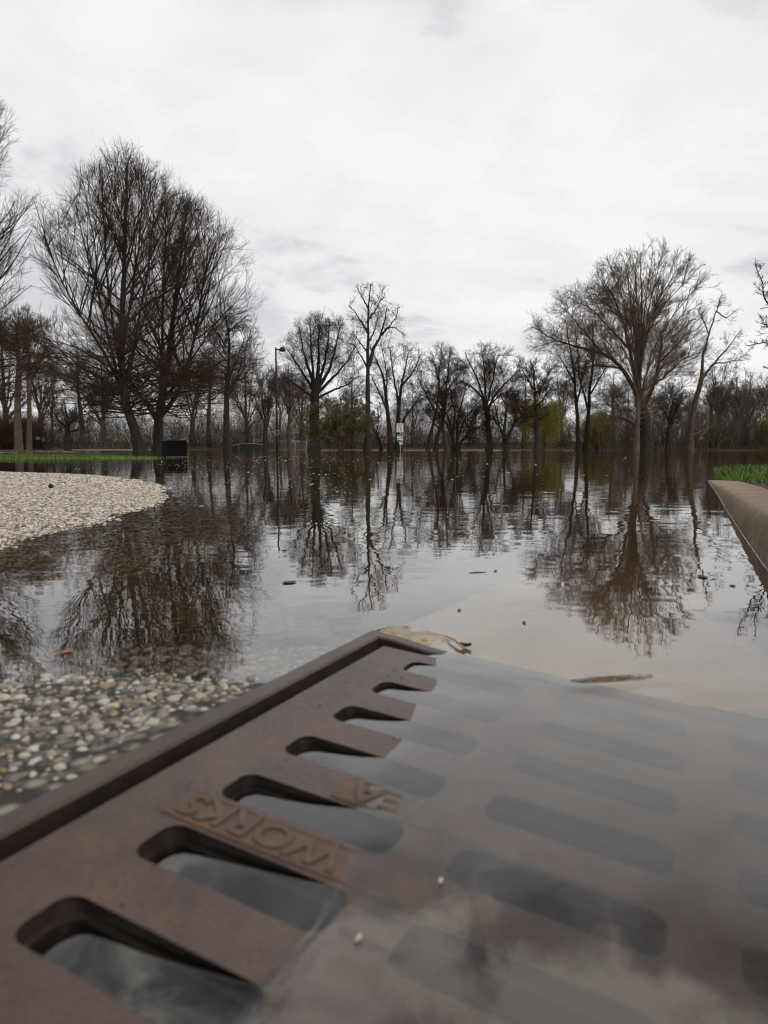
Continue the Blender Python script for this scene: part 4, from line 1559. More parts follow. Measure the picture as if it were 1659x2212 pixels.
traced_tree('bare_tree', 'straight trunk with wide symmetrical arching limbs, between the fan shaped tree and the yellow willow', 58,
            [([(1056, 985), (1056, 950), (1053, 900), (1050, 880)], 0.27, 0.2), ([(1051, 892), (1040, 855), (1020, 832), (1000, 822), (985, 818)], 0.15, 0.03), ([(1050, 890), (1048, 840), (1045, 790), (1040, 758)], 0.15, 0.03),
             ([(1052, 890), (1070, 855), (1095, 825), (1120, 800)], 0.15, 0.03), ([(1050, 880), (1065, 820), (1075, 780), (1080, 765)], 0.12, 0.03), ([(1048, 870), (1025, 810), (1012, 780), (1005, 765)], 0.12, 0.03),
             ([(1054, 910), (1025, 925), (1000, 932), (985, 932)], 0.08, 0.02), ([(1054, 880), (1085, 850), (1110, 845), (1130, 840)], 0.09, 0.02)],
            61, 150, (80, 800, 4500, 13000), ('bark_dark', 'twig_dark'), env_px=(1055, 840, 100, 100))
traced_tree('bare_tree', 'low dark tree forking into a wide V just above the water, near a willow', 57,
            [([(1094, 985), (1092, 960), (1092, 945)], 0.27, 0.22), ([(1092, 948), (1078, 920), (1065, 905), (1045, 902)], 0.15, 0.03), ([(1093, 948), (1110, 915), (1130, 895), (1150, 882)], 0.17, 0.03), ([(1110, 915), (1118, 880), (1120, 850)], 0.1, 0.02),
             ([(1078, 920), (1070, 880), (1060, 850)], 0.08, 0.02)], 62, 110, (50, 420, 2200, 6500), ('bark_dark', 'twig_dark'), env_px=(1095, 870, 88, 86))
traced_tree('bare_tree', 'dark bare tree standing in front of the yellow willow with a thick crooked upper limb', 54,
            [([(1160, 985), (1158, 940), (1156, 900), (1152, 850), (1150, 810), (1145, 780)], 0.24, 0.03), ([(1157, 905), (1140, 888), (1125, 880), (1105, 885)], 0.1, 0.02), ([(1154, 860), (1180, 820), (1195, 790)], 0.1, 0.02),
             ([(1152, 840), (1130, 810), (1120, 790)], 0.1, 0.02), ([(1156, 880), (1185, 850), (1205, 830)], 0.09, 0.02)], 63, 100, (60, 560, 3200, 9000), ('bark_dark', 'twig_dark'), env_px=(1155, 832, 78, 88))
for i, (pts, lab) in enumerate((
        ([([(1250, 985), (1249, 930), (1246, 870), (1240, 800), (1228, 740), (1220, 690)], 0.25, 0.03), ([(1246, 870), (1262, 800), (1275, 740)], 0.1, 0.02), ([(1242, 830), (1215, 780), (1195, 750)], 0.1, 0.02)],
         'left one of two tall close dark trunks between the yellow willows'),
        ([([(1264, 985), (1268, 940), (1272, 900), (1278, 830), (1285, 760), (1280, 690)], 0.27, 0.03), ([(1272, 890), (1250, 820), (1245, 760), (1240, 700)], 0.12, 0.02), ([(1276, 850), (1305, 800), (1320, 770)], 0.1, 0.02)],
         'right one of two tall close dark trunks between the yellow willows'))):
    traced_tree('bare_tree', lab, 60 + i, pts, 64 + i, 120, (45, 380, 2000, 5600), ('bark_dark', 'twig_brown'), env_px=(1255, 800, 75, 130))


def bud_leaves(crown, r):
    V, F = leaf_faces(crown[-1][0], 9000, 0.03, r)
    return [('buds', V, F, 'twig_red')]


# --- big old tree and the light vase shaped one on the right
traced_tree('bare_tree', 'big dark old tree with a long heavy limb reaching left, behind the vase shaped tree', 58,
            [([(1398, 985), (1397, 950), (1393, 920), (1390, 890), (1382, 860)], 0.55, 0.4), ([(1384, 868), (1365, 830), (1345, 795), (1320, 772), (1285, 758), (1245, 748), (1200, 735), (1165, 712)], 0.24, 0.03),
             ([(1383, 865), (1370, 800), (1358, 750), (1345, 690), (1325, 640), (1300, 600)], 0.24, 0.03), ([(1385, 865), (1378, 790), (1370, 720), (1362, 650), (1355, 590)], 0.2, 0.03),
             ([(1390, 880), (1415, 830), (1425, 790), (1432, 750), (1430, 715)], 0.22, 0.06), ([(1300, 762), (1265, 720), (1240, 690), (1215, 665)], 0.1, 0.02), ([(1345, 795), (1300, 790), (1265, 795), (1235, 802)], 0.1, 0.02),
             ([(1360, 755), (1310, 700), (1270, 660), (1235, 645)], 0.1, 0.02), ([(1390, 935), (1370, 918), (1345, 905), (1320, 902)], 0.14, 0.03), ([(1345, 905), (1335, 880), (1320, 850)], 0.07, 0.02), ([(1400, 960), (1420, 975), (1440, 985)], 0.2, 0.1),
             ([(1415, 830), (1450, 800), (1475, 775), (1500, 760)], 0.12, 0.02), ([(1427, 780), (1465, 740), (1480, 720)], 0.1, 0.02), ([(1345, 690), (1310, 660), (1290, 630)], 0.09, 0.02)],
            71, 330, (170, 1900, 10000, 26000), ('bark_dark', 'twig_brown'), env_px=(1322, 740, 205, 188), lens=(0.18, 0.105, 0.058, 0.03), extra=bud_leaves)
vst = [([(1376, 990), (1377, 940), (1379, 890), (1381, 850), (1384, 800), (1386, 740), (1388, 650), (1385, 545)], 0.17, 0.02)]
r_ = np.random.default_rng(8)
for q, (tu, tv) in enumerate(((1265, 625), (1290, 585), (1312, 560), (1338, 545), (1362, 535), (1410, 532), (1435, 540), (1462, 545), (1492, 560), (1520, 572), (1535, 580), (1505, 640), (1540, 690), (1480, 700), (1510, 760), (1465, 790), (1250, 700), (1300, 720))):
    b = 850 - q % 5 * 22 if tv < 640 else 880 - q % 3 * 10
    mu, mv = 1381 + (tu - 1381) * 0.42, b + (tv - b) * 0.58
    vst.append(([(1381, b + 15), (1381 + (tu - 1381) * 0.16, b + (tv - b) * 0.3), (mu, mv), (tu, tv)], 0.062 if tv < 640 else 0.042, 0.010))
vst += [([(1380, 895), (1410, 880), (1440, 862), (1475, 830)], 0.07, 0.014), ([(1379, 905), (1395, 900), (1420, 885)], 0.05, 0.012)]
traced_tree('vase_tree', 'light brown vase shaped bare tree with one pale trunk, nearest on the right', 45, vst,
            72, 300, (170, 1500, 6500, 11000), ('bark_grey', 'twig_brown'), env_px=(1392, 725, 160, 198), lens=(0.24, 0.12, 0.06, 0.032), angs=(26, 28, 30, 32), trops=(0.03, 0.03, 0.03, 0.03), f0=0.25, depth=0.9)
traced_tree('bare_tree', 'leaning bare tree with a forked top right of the pale barked vase tree', 57,
            [([(1490, 985), (1491, 940), (1497, 890), (1508, 840), (1517, 805)], 0.3, 0.18), ([(1516, 810), (1518, 770), (1530, 720), (1548, 670), (1560, 635)], 0.14, 0.02), ([(1514, 820), (1545, 785), (1575, 750), (1600, 715)], 0.14, 0.02),
             ([(1548, 672), (1568, 690), (1590, 672)], 0.06, 0.02), ([(1530, 720), (1515, 690), (1505, 670)], 0.06, 0.02), ([(1495, 940), (1520, 925), (1545, 915)], 0.08, 0.02), ([(1545, 785), (1580, 780), (1610, 775)], 0.07, 0.02)],
            73, 130, (45, 330, 1500, 3600), ('bark_brown', 'twig_grey'), f0=0.3, lens=(0.25, 0.14, 0.07, 0.035))
traced_tree('bare_tree', 'small dark tree with crooked limbs between the old tree and the leaning one', 64,
            [([(1441, 985), (1442, 930), (1447, 905)], 0.22, 0.17), ([(1446, 908), (1430, 880), (1420, 862)], 0.1, 0.02), ([(1447, 908), (1465, 880), (1475, 850)], 0.1, 0.02), ([(1447, 905), (1452, 870), (1450, 840)], 0.09, 0.02)],
            74, 90, (45, 360, 2000, 5500), ('bark_dark', 'twig_dark'), env_px=(1450, 870, 52, 52))
limb_tree('bare_tree', 'bare tree with fine upright branches on the right shore, left of the rightmost vase crown', 1552, 74, 905, 788, 48, 75, 12, 0.26, ('bark_dark', 'twig_brown'), (60, 520, 3000, 8000), 'vase')
limb_tree('bare_tree', 'slender dark trunk on the right shore just left of the green bank', 1537, 70, 880, 830, 30, 76, 6, 0.2, ('bark_dark', 'twig_brown'), (24, 220, 1100, 3000), 'vase')
limb_tree('bare_tree', 'spreading bare tree above the green bank near the right picture edge', 1612, 72, 925, 795, 62, 77, 12, 0.3, ('bark_dark', 'twig_brown'), (60, 520, 3000, 8000), 'vase')
traced_tree('bare_tree', 'near bare tree cut off by the right picture edge, thin crooked branches reaching in', 30,
            [([(1725, 990), (1722, 900), (1712, 800), (1700, 740), (1690, 680)], 0.22, 0.1), ([(1695, 700), (1662, 660), (1648, 640), (1650, 610), (1638, 590), (1632, 572)], 0.06, 0.012), ([(1690, 690), (1670, 640), (1665, 600), (1672, 570)], 0.06, 0.012),
             ([(1705, 760), (1680, 745), (1655, 740), (1625, 745)], 0.05, 0.01), ([(1700, 740), (1675, 720), (1650, 700), (1642, 680)], 0.05, 0.01), ([(1712, 800), (1680, 800), (1650, 790)], 0.04, 0.01), ([(1690, 680), (1700, 600), (1720, 540)], 0.08, 0.02)],
            78, 130, (40, 260, 900, 1800), ('bark_dark', 'twig_dark'), f0=0.3, lens=(0.2, 0.11, 0.06, 0.03), wob=0.02)

# --- yellow willows
def willow(u, d, vtop, half, seed, label, nstr):
    r = np.random.default_rng(seed)
    px = d / FPX
    b = at_dist(u, 972, d)
    root = (b[0], d, 0.0)
    top = at_dist(u, vtop, d)[2]
    W = half * px
    st = [(resample([root, (b[0] + 0.2, d, top * 0.5), (b[0], d, top * 0.72)], 14)[None], (0.28 * np.linspace(1, 0.6, 14))[None])]
    for i in range(7):
        a = i * 2 * np.pi / 7 + r.uniform(-0.3, 0.3)
        q = r.uniform(0.4, 0.85)
        P = resample([(b[0], d, top * 0.55), (b[0] + math.cos(a) * W * q * 0.5, d + math.sin(a) * W * q * 0.5, top * 0.85), (b[0] + math.cos(a) * W * q, d + math.sin(a) * W * q, top * r.uniform(0.82, 0.98))], 16)
        st.append((P[None], (0.1 * np.linspace(1, 0.2, 16))[None]))
    base = cat_b(*st[1:])
    P1, R1 = spawn(base[0], base[1], 130, 0.3, 60, 1.6, 7, 0.15, 0.0, r, rmin=0.01)
    P2, R2 = spawn(P1, R1, nstr, 0.2, 70, top * 0.7, 9, 0.06, -0.55, r, rmin=0.007, slender=0.003, taper=0.7)
    P2[..., 2] = np.maximum(P2[..., 2], 0.12)
    V, F = leaf_faces(P2, nstr * 11, 0.065, r)
    return finish_tree('willow_tree', label, root, st, [(P1, R1, 4), (P2, R2, 3)], ('bark_brown', 'willow'), None, 'tree', [('foliage', V, F, 'willow')])


willow(1172, 78, 868, 52, 81, 'pale yellow green weeping willow left of the two close dark trunks', 1700)
willow(1290, 74, 905, 34, 82, 'brighter small yellow willow right of the two close dark trunks', 1500)
willow(1664, 64, 915, 24, 83, 'yellow willow cut off by the right picture edge above the green bank', 900)

# --- generic trees of the far shore
far_specs = [(20, 94, 690, 70), (95, 100, 745, 60), (180, 98, 760, 66), (228, 104, 770, 60), (420, 100, 770, 66), (455, 96, 765, 60), (535, 100, 778, 56), (652, 104, 800, 52), (762, 98, 810, 50), (890, 104, 838, 46), (1010, 104, 850, 48),
             (1088, 100, 838, 48), (1130, 96, 812, 52), (1210, 94, 795, 50), (1320, 92, 810, 52), (1352, 98, 838, 42), (1425, 88, 830, 46), (1480, 84, 848, 40), (1580, 86, 810, 46), (1655, 84, 815, 50)]
proto = [limb_tree('shore_tree', 'x', 829.5, 100, 925, 800, 55, 91, 8, 0.28, ('bark_brown', 'thicket'), (50, 420, 2400, 7500), 'round'),
         limb_tree('shore_tree', 'x', 829.5, 100, 915, 790, 50, 92, 10, 0.26, ('bark_brown', 'thicket'), (50, 420, 2400, 7500), 'vase'),
         limb_tree('shore_tree', 'x', 829.5, 100, 900, 790, 46, 93, 7, 0.24, ('bark_dark', 'thicket'), (50, 420, 2400, 7000), 'leader')]
far_words = ['behind the thick pale trunk at the far left', 'behind the far left lamp pole', 'behind the leaning pale dead branch', 'left of the leaning linden trunk', 'behind the black box', 'left of the straight trunk beyond the black box',
             'behind the low footbridge', 'behind the thin tree at the near lamp post', 'behind the olive bush and the cottonwood', 'right of the speed limit sign', 'behind the many stemmed fan tree', 'behind the low V shaped tree',
             'left edge of the yellow weeping willow', 'right of the yellow weeping willow', 'right of the small bright willow', 'behind the heavy left limb of the old tree', 'behind the old tree at its right', 'left of the leaning forked tree',
             'above the green bank', 'behind the yellow willow at the right edge']
for i, (u, d, vt_, half) in enumerate(far_specs):
    p = proto[i % 3]
    o = p if i < 3 else copy_tree(p)
    x = (u - 829.5) / FPX * d
    o.location = (x, d, -0.3)
    want = (968.5 - vt_) / FPX * d
    sz = want / ((968.5 - 795) / FPX * 100)
    sx = 1.28 * half / 52 * d / 100
    o.scale = (sx, sx, sz)
    o.rotation_euler = (0, 0, random.Random(i).uniform(0, 6.28))
    tag(o, 'brown bare tree, far back row, ' + far_words[i], 'tree', 'trees along the far shore')


# --- thicket behind everything (reads as one mass)
def thicket(name, label, xs, mat, seed, n, hlo, hhi, dlo, dhi, twig=9):
    r = np.random.default_rng(seed)
    a0, a1 = xs
    k_ = r.uniform(a0, a1, n)
    d = shore(k_ * 90) + r.uniform(dlo, dhi, n)
    x = k_ * d
    hgt_ = r.uniform(hlo, hhi, n) * d / 100 * (0.55 + 0.75 * hash_noise(x, d * 0.3, 0.09, 5))
    kk = 5
    lean = r.normal(0, 0.26, (n, 2))
    w = np.linspace(0, 1, kk)
    P = np.stack([x[:, None] + lean[:, :1] * hgt_[:, None] * w, d[:, None] + lean[:, 1:] * hgt_[:, None] * w, -0.1 + hgt_[:, None] * w], -1)
    P[:, 1:-1, :2] += r.normal(0, 0.08, (n, kk - 2, 2))
    Rd = (0.022 * r.uniform(0.5, 1.8, n))[:, None] * np.linspace(1, 0.2, kk)[None]
    C, Rc = spawn(P, Rd, n * twig, 0.1, 48, 1.6, 4, 0.2, 0.05, r, rmin=0.012, slender=0.008)
    C2, Rc2 = spawn(C, Rc, n * twig * 3, 0.1, 50, 0.8, 3, 0.2, 0.02, r, rmin=0.010, slender=0.008)
    V, Q = join_tubes([(P, Rd, 3), (C, Rc, 3), (C2, Rc2, 3)])
    ob = mesh_np(name, V, [Q], MT[mat])
    tag(ob, label, 'thicket', kind='stuff')
    return ob


thicket('thicket', 'brown leafless undergrowth along the whole far shore', (-0.76, 0.76), 'thicket', 5, 4600, 3.0, 7.2, 2, 22)
thicket('thicket', 'reddish leafless shrubs at the far left edge of the far shore', (-0.60, -0.50), 'red_thicket', 6, 420, 3.0, 6.5, 1, 6, 12)

# ------------------------------------------------------------------ things in and beside the water
# black box
b = on_plane(344, 988)
b2 = on_plane(397, 988)
w_ = 0.62
bx_ = empty('utility_box', ((b[0] + b2[0]) / 2, b[1] + 0.25, 0.0), R(33))
tag(bx_, 'black square utility box standing in the flood water in front of the lindens', 'utility box')
mb = MB().box((0, 0, -0.06), (0.47, 0.42, 0.90))
mb.build('cabinet', MT['black_box'], bx_, 0.012)
MB().box((0, 0, 0.3995), (0.485, 0.435, 0.016)).build('lid', MT['black_metal'], bx_, 0.004)
MB().box((0.2395, 0, 0.012), (0.008, 0.424, 0.005)).box((0, -0.2145, 0.012), (0.474, 0.008, 0.005)).build('trim_strip', MT['steel'], bx_)


def lamp(u, d, label, group):
    px = d / FPX
    x = (u - 829.5) / FPX * d
    L = empty('street_lamp', (x, d, 0.0))
    tag(L, label, 'street lamp', group)
    MB().tube([(0, 0, -0.55), (0, 0, 0.9), (0, 0, 3.0), (0, 0, 5.16)], [0.060, 0.057, 0.050, 0.040], 14).build('pole', MT['black_metal'], L, smooth=True)
    MB().box((0.13, 0, 5.09), (0.22, 0.055, 0.06)).build('arm', MT['black_metal'], L, 0.01)
    hd = MB()
    prof = [(0.0, 0.15), (0.05, 0.146), (0.10, 0.124), (0.14, 0.082), (0.158, 0.03), (0.162, -0.022), (0.158, -0.056), (0.0, -0.056)]
    hd.lathe((0.33, 0, 5.07), prof, 22)
    hd.build('lamp_head', MT['black_metal'], L, smooth=True)
    MB().lathe((0.33, 0, 5.012), [(0.125, 0.0), (0.10, -0.02), (0.0, -0.025)], 18).build('lens', MT['pit'], L)
    MB().box((0, 0, 5.17), (0.085, 0.085, 0.04)).build('cap', MT['black_metal'], L)
    fr = MB()
    for sx in (-1, 1):
        fr.box((sx * 0.10, 0, 1.0), (0.02, 0.03, 0.22))
    for sz in (-1, 1):
        fr.box((0, -0.07, 1.0 + sz * 0.10), (0.18, 0.02, 0.018))
    fr.build('bracket', MT['steel'], L)
    return L


lamp(600, 34.5, 'nearest black street lamp with a dome head on a short arm, standing in the water', 'black street lamps')
lamp(98, 61, 'black street lamp whose head hides in branches, right of the two pale straight trunks', 'black street lamps')
lamp(184, 92, 'small far black street lamp beside the leaning pale dead branch', 'black street lamps')

# speed limit sign
d = 47.0
x = (864 - 829.5) / FPX * d
px = d / FPX
sg = empty('speed_limit_sign', (x, d, 0.0))
tag(sg, 'white speed limit 15 sign above a small colourful park sign on a thin steel post', 'road sign')
zt = lambda v: CAM_H + (968.5 - v) * px
MB().box((0.03, 0.02, (zt(914) - 0.6) / 2), (0.05, 0.03, zt(914) + 0.6)).build('post', MT['steel'], sg)


def plate(name, u0, u1, v0, v1, mat, parent=None, y=0.0):
    mb = MB().box((((u0 + u1) / 2 - 864) * px, y, (zt(v0) + zt(v1)) / 2), ((u1 - u0) * px, 0.006, abs(zt(v0) - zt(v1))))
    return mb.build(name, mat, parent or sg, 0.0)


def sign_text(body, uc, v0, v1, wpx, mat, parent, y):
    me, co = flat_text(body, 1.0, 0.001)
    c = co.copy()
    w = c[:, 0].max() - c[:, 0].min()
    h = c[:, 1].max() - c[:, 1].min()
    X_ = (c[:, 0] - c[:, 0].min()) / w - 0.5
    Z_ = (c[:, 1] - c[:, 1].min()) / h
    P = np.stack([X_ * wpx * px + (uc - 864) * px, np.full(len(c), y) - c[:, 2], zt(v1) + Z_ * (zt(v0) - zt(v1))], -1)
    me.vertices.foreach_set('co', P.astype(np.float32).ravel())
    me.materials.clear()
    me.materials.append(mat)
    me.update()
    ob = bpy.data.objects.new('lettering', me)
    COL.objects.link(ob)
    ob.parent = parent
    return ob


pl = plate('speed_plate', 856.4, 870.8, 915.6, 934.2, MT['sign_white'], y=-0.01)
sign_text('SPEED', 863.5, 917.4, 920.2, 12.2, MT['sign_black'], pl, -0.0145)
sign_text('LIMIT', 863.5, 921.6, 924.3, 9.8, MT['sign_black'], pl, -0.0145)
sign_text('15', 863.6, 926.0, 932.6, 8.6, MT['sign_black'], pl, -0.0145)
pk = plate('park_plate', 857.4, 869.6, 939.2, 954.8, MT['sign_cream'], y=-0.01)
plate('blue_band', 857.7, 869.3, 939.5, 942.6, MT['sign_blue'], pk, -0.0145)
plate('sky_band', 857.7, 869.3, 942.7, 945.4, MT['sign_sky'], pk, -0.0145)
hill = MB()
uu = np.linspace(857.7, 869.3, 14)
hv = [949.6 + 2.6 * ((u - 859.6) / 9.7) ** 1.0 * (1 if u > 859.6 else 0) + (0.5 if u < 858.4 else 0) for u in uu]
v_, f_ = [], []
for u, h in zip(uu, hv):
    v_ += [((u - 864) * px, -0.0175, zt(954.6)), ((u - 864) * px, -0.0175, zt(h))]
for i in range(len(uu) - 1):
    f_.append((2 * i, 2 * i + 2, 2 * i + 3, 2 * i + 1))
hill.add(v_, f_).build('green_hill', MT['sign_green'], pk)
tr_ = MB()
v_ = [((867.2 + 1.5 * math.cos(a) - 864) * px, -0.0195, zt(946.6 - 2.6 * math.sin(a))) for a in np.linspace(0, 2 * np.pi, 20, endpoint=False)]
tr_.add(v_, [tuple(range(20))[::-1]])
tr_.build('orange_tree_emblem', MT['sign_orange'], pk)
sc_ = MB()
rr = random.Random(3)
for i in range(7):
    sc_.box(((858.9 + i * 0.85 - 864) * px, -0.0145, zt(947.0 + 0.3 * math.sin(i * 2.1))), (0.6 * px, 0.003, (1.5 + 0.9 * (i % 3 == 0)) * px))
sc_.build('worn_lettering', MT['sign_grey_text'], pk)
sp = plate('small_plate', 862.2, 868.9, 955.6, 960.6, MT['sign_white'], y=-0.01)
for i in range(3):
    plate('worn_line', 862.8, 868.3, 956.5 + i * 1.4, 957.0 + i * 1.4, MT['sign_grey_text'], sp, -0.0145)

# green sign far left, low footbridge with blue barrels, pale post
gsn = empty('green_sign', (*at_dist(83, 958, 78)[:2], 0))
tag(gsn, 'tiny green sign on a thin post between the two pale straight trunks', 'sign')
MB().box((0, 0, 0.9), (0.05, 0.05, 2.0)).build('post', MT['dark_wood'], gsn)
MB().box((0, -0.035, 1.35), (0.45, 0.02, 0.34)).build('plate', MT['sign_green'], gsn, 0.004)

fb = empty('footbridge', ((540 - 829.5) / FPX * 82, 82, 0.0))
tag(fb, 'low dark arched footbridge railing with close posts on the far left shore', 'footbridge')
arch = lambda q: 0.78 - 0.30 * (q / 2.1) ** 2 * 0.9
MB().tube([(q, 0, arch(q)) for q in np.linspace(-2.1, 2.1, 15)], 0.03, 6).build('handrail', MT['pale_wood'], fb)
MB().tube([(q, 0, arch(q) - 0.1) for q in np.linspace(-2.1, 2.1, 15)], 0.06, 6).build('beam', MT['dark_wood'], fb)
for q in np.linspace(-1.95, 1.95, 11):
    MB().box((float(q), 0.0, (arch(q) - 0.18) / 2 + 0.0), (0.24, 0.14, arch(q) - 0.14 + 0.16)).build('post', MT['dark_wood'], fb, 0.01)
MB().box((0, 0.6, 0.10), (4.3, 1.0, 0.1)).build('deck', MT['dark_wood'], fb)
for u, lab in ((519, 'blue barrel at the left end of the low footbridge'), (571, 'blue barrel at the right end of the low footbridge')):
    br = empty('barrel', ((u - 829.5) / FPX * 81, 80.6, 0.0))
    tag(br, lab, 'barrel', 'blue barrels by the footbridge')
    MB().lathe((0, 0, -0.1), [(0, 0), (0.10, 0), (0.11, 0.2), (0.11, 0.45), (0.10, 0.62), (0, 0.62)], 14).build('drum', MT['blue_plastic'], br, smooth=True)
    MB().lathe((0, 0, 0.515), [(0.115, 0), (0.115, 0.04), (0.03, 0.06), (0, 0.06)], 14).build('lid', MT['blue_plastic'], br)
ps = empty('post', ((576.5 - 829.5) / FPX * 80, 80, 0.0))
tag(ps, 'slim pale weathered post right of the low footbridge', 'post')
MB().tube([(0, 0, -0.3), (0.01, 0, 1.5), (0.0, 0, 3.0)], [0.09, 0.085, 0.075], 8).build('shaft', MT['pale_wood'], ps)
MB().lathe((0, 0, 3.0), [(0.085, 0), (0.085, 0.03), (0, 0.07)], 8).build('cap', MT['pale_wood'], ps)


def fence(u0, u1, d, label, hh=1.1):
    x0, x1 = (u0 - 829.5) / FPX * d, (u1 - 829.5) / FPX * d
    f = empty('chain_link_fence', ((x0 + x1) / 2, d, 0.0))
    tag(f, label, 'fence', 'chain link fences on the far shore')
    hw_ = (x1 - x0) / 2
    w = MB()
    q = -hw_
    while q < hw_:
        w.tube([(q, 0, 0), (min(q + hh, hw_), 0, min(hh, hw_ - q))], 0.006, 3)
        w.tube([(q, 0, hh), (min(q + hh, hw_), 0, hh - min(hh, hw_ - q))], 0.006, 3)
        q += 0.11
    w.build('wire_mesh', MT['steel'], f)
    MB().tube([(-hw_, 0, hh + 0.03), (hw_, 0, hh + 0.03)], 0.025, 6).build('top_rail', MT['steel'], f)
    k = 0
    for q in np.arange(-hw_, hw_ + 0.1, 2.4):
        MB().tube([(float(q), 0, -0.4), (float(q), 0, hh + 0.06)], 0.03, 6).build('fence_post', MT['steel'], f)


fence(598, 668, 86, 'low grey chain link fence behind the near lamp post')
fence(128, 288, 90, 'long low chain link fence at the far left, behind the small round tree')

# pale saplings and dead wood
def sapling(name, label, d, stems_px, mats, cat='tree', seed=1, counts=(14, 60)):
    r = np.random.default_rng(seed)
    st = [stem(p, a, b_, d, 14, False, 0.01, r) for p, a, b_ in stems_px]
    cur = cat_b(*st)
    P, Rd = spawn(cur[0], cur[1], counts[0], 0.25, 42, 0.8, 5, 0.12, 0.04, r, rmin=0.01)
    P2, R2 = spawn(P, Rd, counts[1], 0.2, 45, 0.4, 4, 0.12, 0.03, r, rmin=0.006)
    finish_tree(name, label, tuple(st[0][0][0, 0]), st, [(P, Rd, 4), (P2, R2, 3)], mats, None, cat, None, 7)


sapling('young_tree', 'small pale young tree with a forked top right of the near lamp post', 62, [([(661, 978), (662, 955), (666, 938), (676, 926)], 0.05, 0.012), ([(666, 940), (655, 928), (648, 920)], 0.03, 0.01), ([(667, 938), (668, 925)], 0.025, 0.01)], ('bark_pale', 'bark_pale'))
sapling('birch_tree', 'pale thin birch stem left of the leaning linden trunk, left one of two', 70, [([(331, 978), (329, 950), (326, 920), (325, 905)], 0.05, 0.015)], ('bark_pale', 'twig_brown'), seed=2)
sapling('birch_tree', 'pale thin birch stem with a kinked trunk, right one of two near the linden trunk', 70.5, [([(347, 978), (351, 955), (348, 935), (353, 912)], 0.055, 0.015)], ('bark_pale', 'twig_brown'), seed=3)
sapling('dead_branch', 'pale bare dead branch slanting up to the left at the far left shore', 84, [([(285, 975), (283, 960), (277, 948), (262, 925), (246, 905)], 0.07, 0.02), ([(277, 948), (284, 942), (290, 938)], 0.03, 0.01)], ('bark_pale', 'bark_pale'), 'dead branch', 4, (6, 16))

# ------------------------------------------------------------------ debris on the water
def leaf(name, u, v, ln_, wd, mat, label, seed, cat='leaf', z=0.0012, lift=0.004, group='leaves and scraps floating on the water', thick=0.0005):
    r = random.Random(seed)
    x, y, _ = on_plane(u, v)
    v_, f_ = [], []
    N = 7
    curl = r.uniform(0.3, 1.0)
    for side in (0, 1):
        for i in range(N):
            w = i / (N - 1)
            half = wd * math.sin(math.pi * min(max(w, 0.03), 0.97)) ** 0.7 * r.uniform(0.8, 1.15) / 2
            for q in (-1, 0, 1):
                zz_ = lift * (abs(q) * curl + (w - 0.5) ** 2 * 2) + (thick if side == 0 else 0)
                v_.append(((w - 0.5) * ln_, q * half, zz_))
    for side in (0, 1):
        o = side * N * 3
        for i in range(N - 1):
            for q in range(2):
                a = o + i * 3 + q
                fc = (a, a + 3, a + 4, a + 1)
                f_.append(fc if side else fc[::-1])
    ob = MB().add(v_, f_).build(name, MT[mat], smooth=True)
    ob.location = (x, y, z if cat != 'leaf' else 0.0004)
    ob.rotation_euler = (0, 0, r.uniform(0, 6.28) if ln_ < 0.05 else r.uniform(-0.4, 0.4))
    tag(ob, label, cat, group)
    return ob


LEAVES = [
    (1517, 1247, 0.040, 0.022, 'leaf_brown', 'largest dark brown curled leaf floating near the kerb on the right'),
    (1582, 1266, 0.016, 0.013, 'nut', 'small dark scrap floating closest to the concrete kerb'),
    (1492, 1274, 0.018, 0.010, 'leaf_brown', 'small dark scrap just below the largest dark leaf near the kerb'),
    (1404, 1271, 0.024, 0.012, 'leaf_brown', 'brown leaf on the reflection of the pale barked tree'),
    (1297, 1229, 0.020, 0.013, 'leaf_brown', 'dark leaf at the left side of the pale barked tree reflection'),
    (1302, 1077, 0.075, 0.03, 'leaf_pale', 'pale flat leaf floating far right of the centre, right one of a pair'),
    (1262, 1079, 0.05, 0.022, 'leaf_pale', 'pale flat leaf floating far right of the centre, left one of a pair'),
    (992, 1319, 0.012, 0.008, 'nut', 'tiny dark scrap above the wet concrete lump at the grate corner'),
    (1132, 1346, 0.016, 0.007, 'leaf_brown', 'small brown scrap on the pale gutter reflection right of the concrete lump'),
    (1070, 1234, 0.014, 0.009, 'leaf_brown', 'tiny brown scrap floating on the bright sky reflection in the middle'),
    (625, 1259, 0.040, 0.026, 'leaf_brown', 'brown leaf floating below the reflection of the near street lamp'),
    (145, 1409, 0.022, 0.013, 'leaf_orange', 'pinkish leaf floating on the linden reflection at lower left'),
    (475, 1346, 0.012, 0.009, 'nut', 'tiny dark scrap floating left of the grate corner in the bright reflection'),
    (685, 1009, 0.14, 0.06, 'leaf_orange', 'orange leaf floating in the dark water, farther of two right of the near lamp reflection'),
    (675, 1045, 0.075, 0.04, 'leaf_orange', 'orange leaf floating in the dark water, nearer of two right of the near lamp reflection'),
    (435, 1094, 0.055, 0.025, 'leaf_pale', 'pale leaf floating right of the dry pebbled road patch'),
    (522, 1190, 0.03, 0.015, 'leaf_pale', 'pale scrap floating in the dark water below the dry pebbled patch'),
    (735, 1080, 0.06, 0.02, 'leaf_pale', 'thin pale scrap floating between the lamp reflection and the centre'),
    (1425, 1180, 0.022, 0.012, 'leaf_brown', 'brown scrap right of the pale barked trunk reflection'),
    (1225, 1262, 0.022, 0.011, 'leaf_brown', 'brown leaf at the left tip of the old tree reflection'),
]
for i, (u, v, l_, w_, mt, lab) in enumerate(LEAVES):
    leaf('floating_leaf', u, v, l_ * 0.6, w_ * 0.7, mt, lab, i, lift=0.0006 + 0.008 * l_)


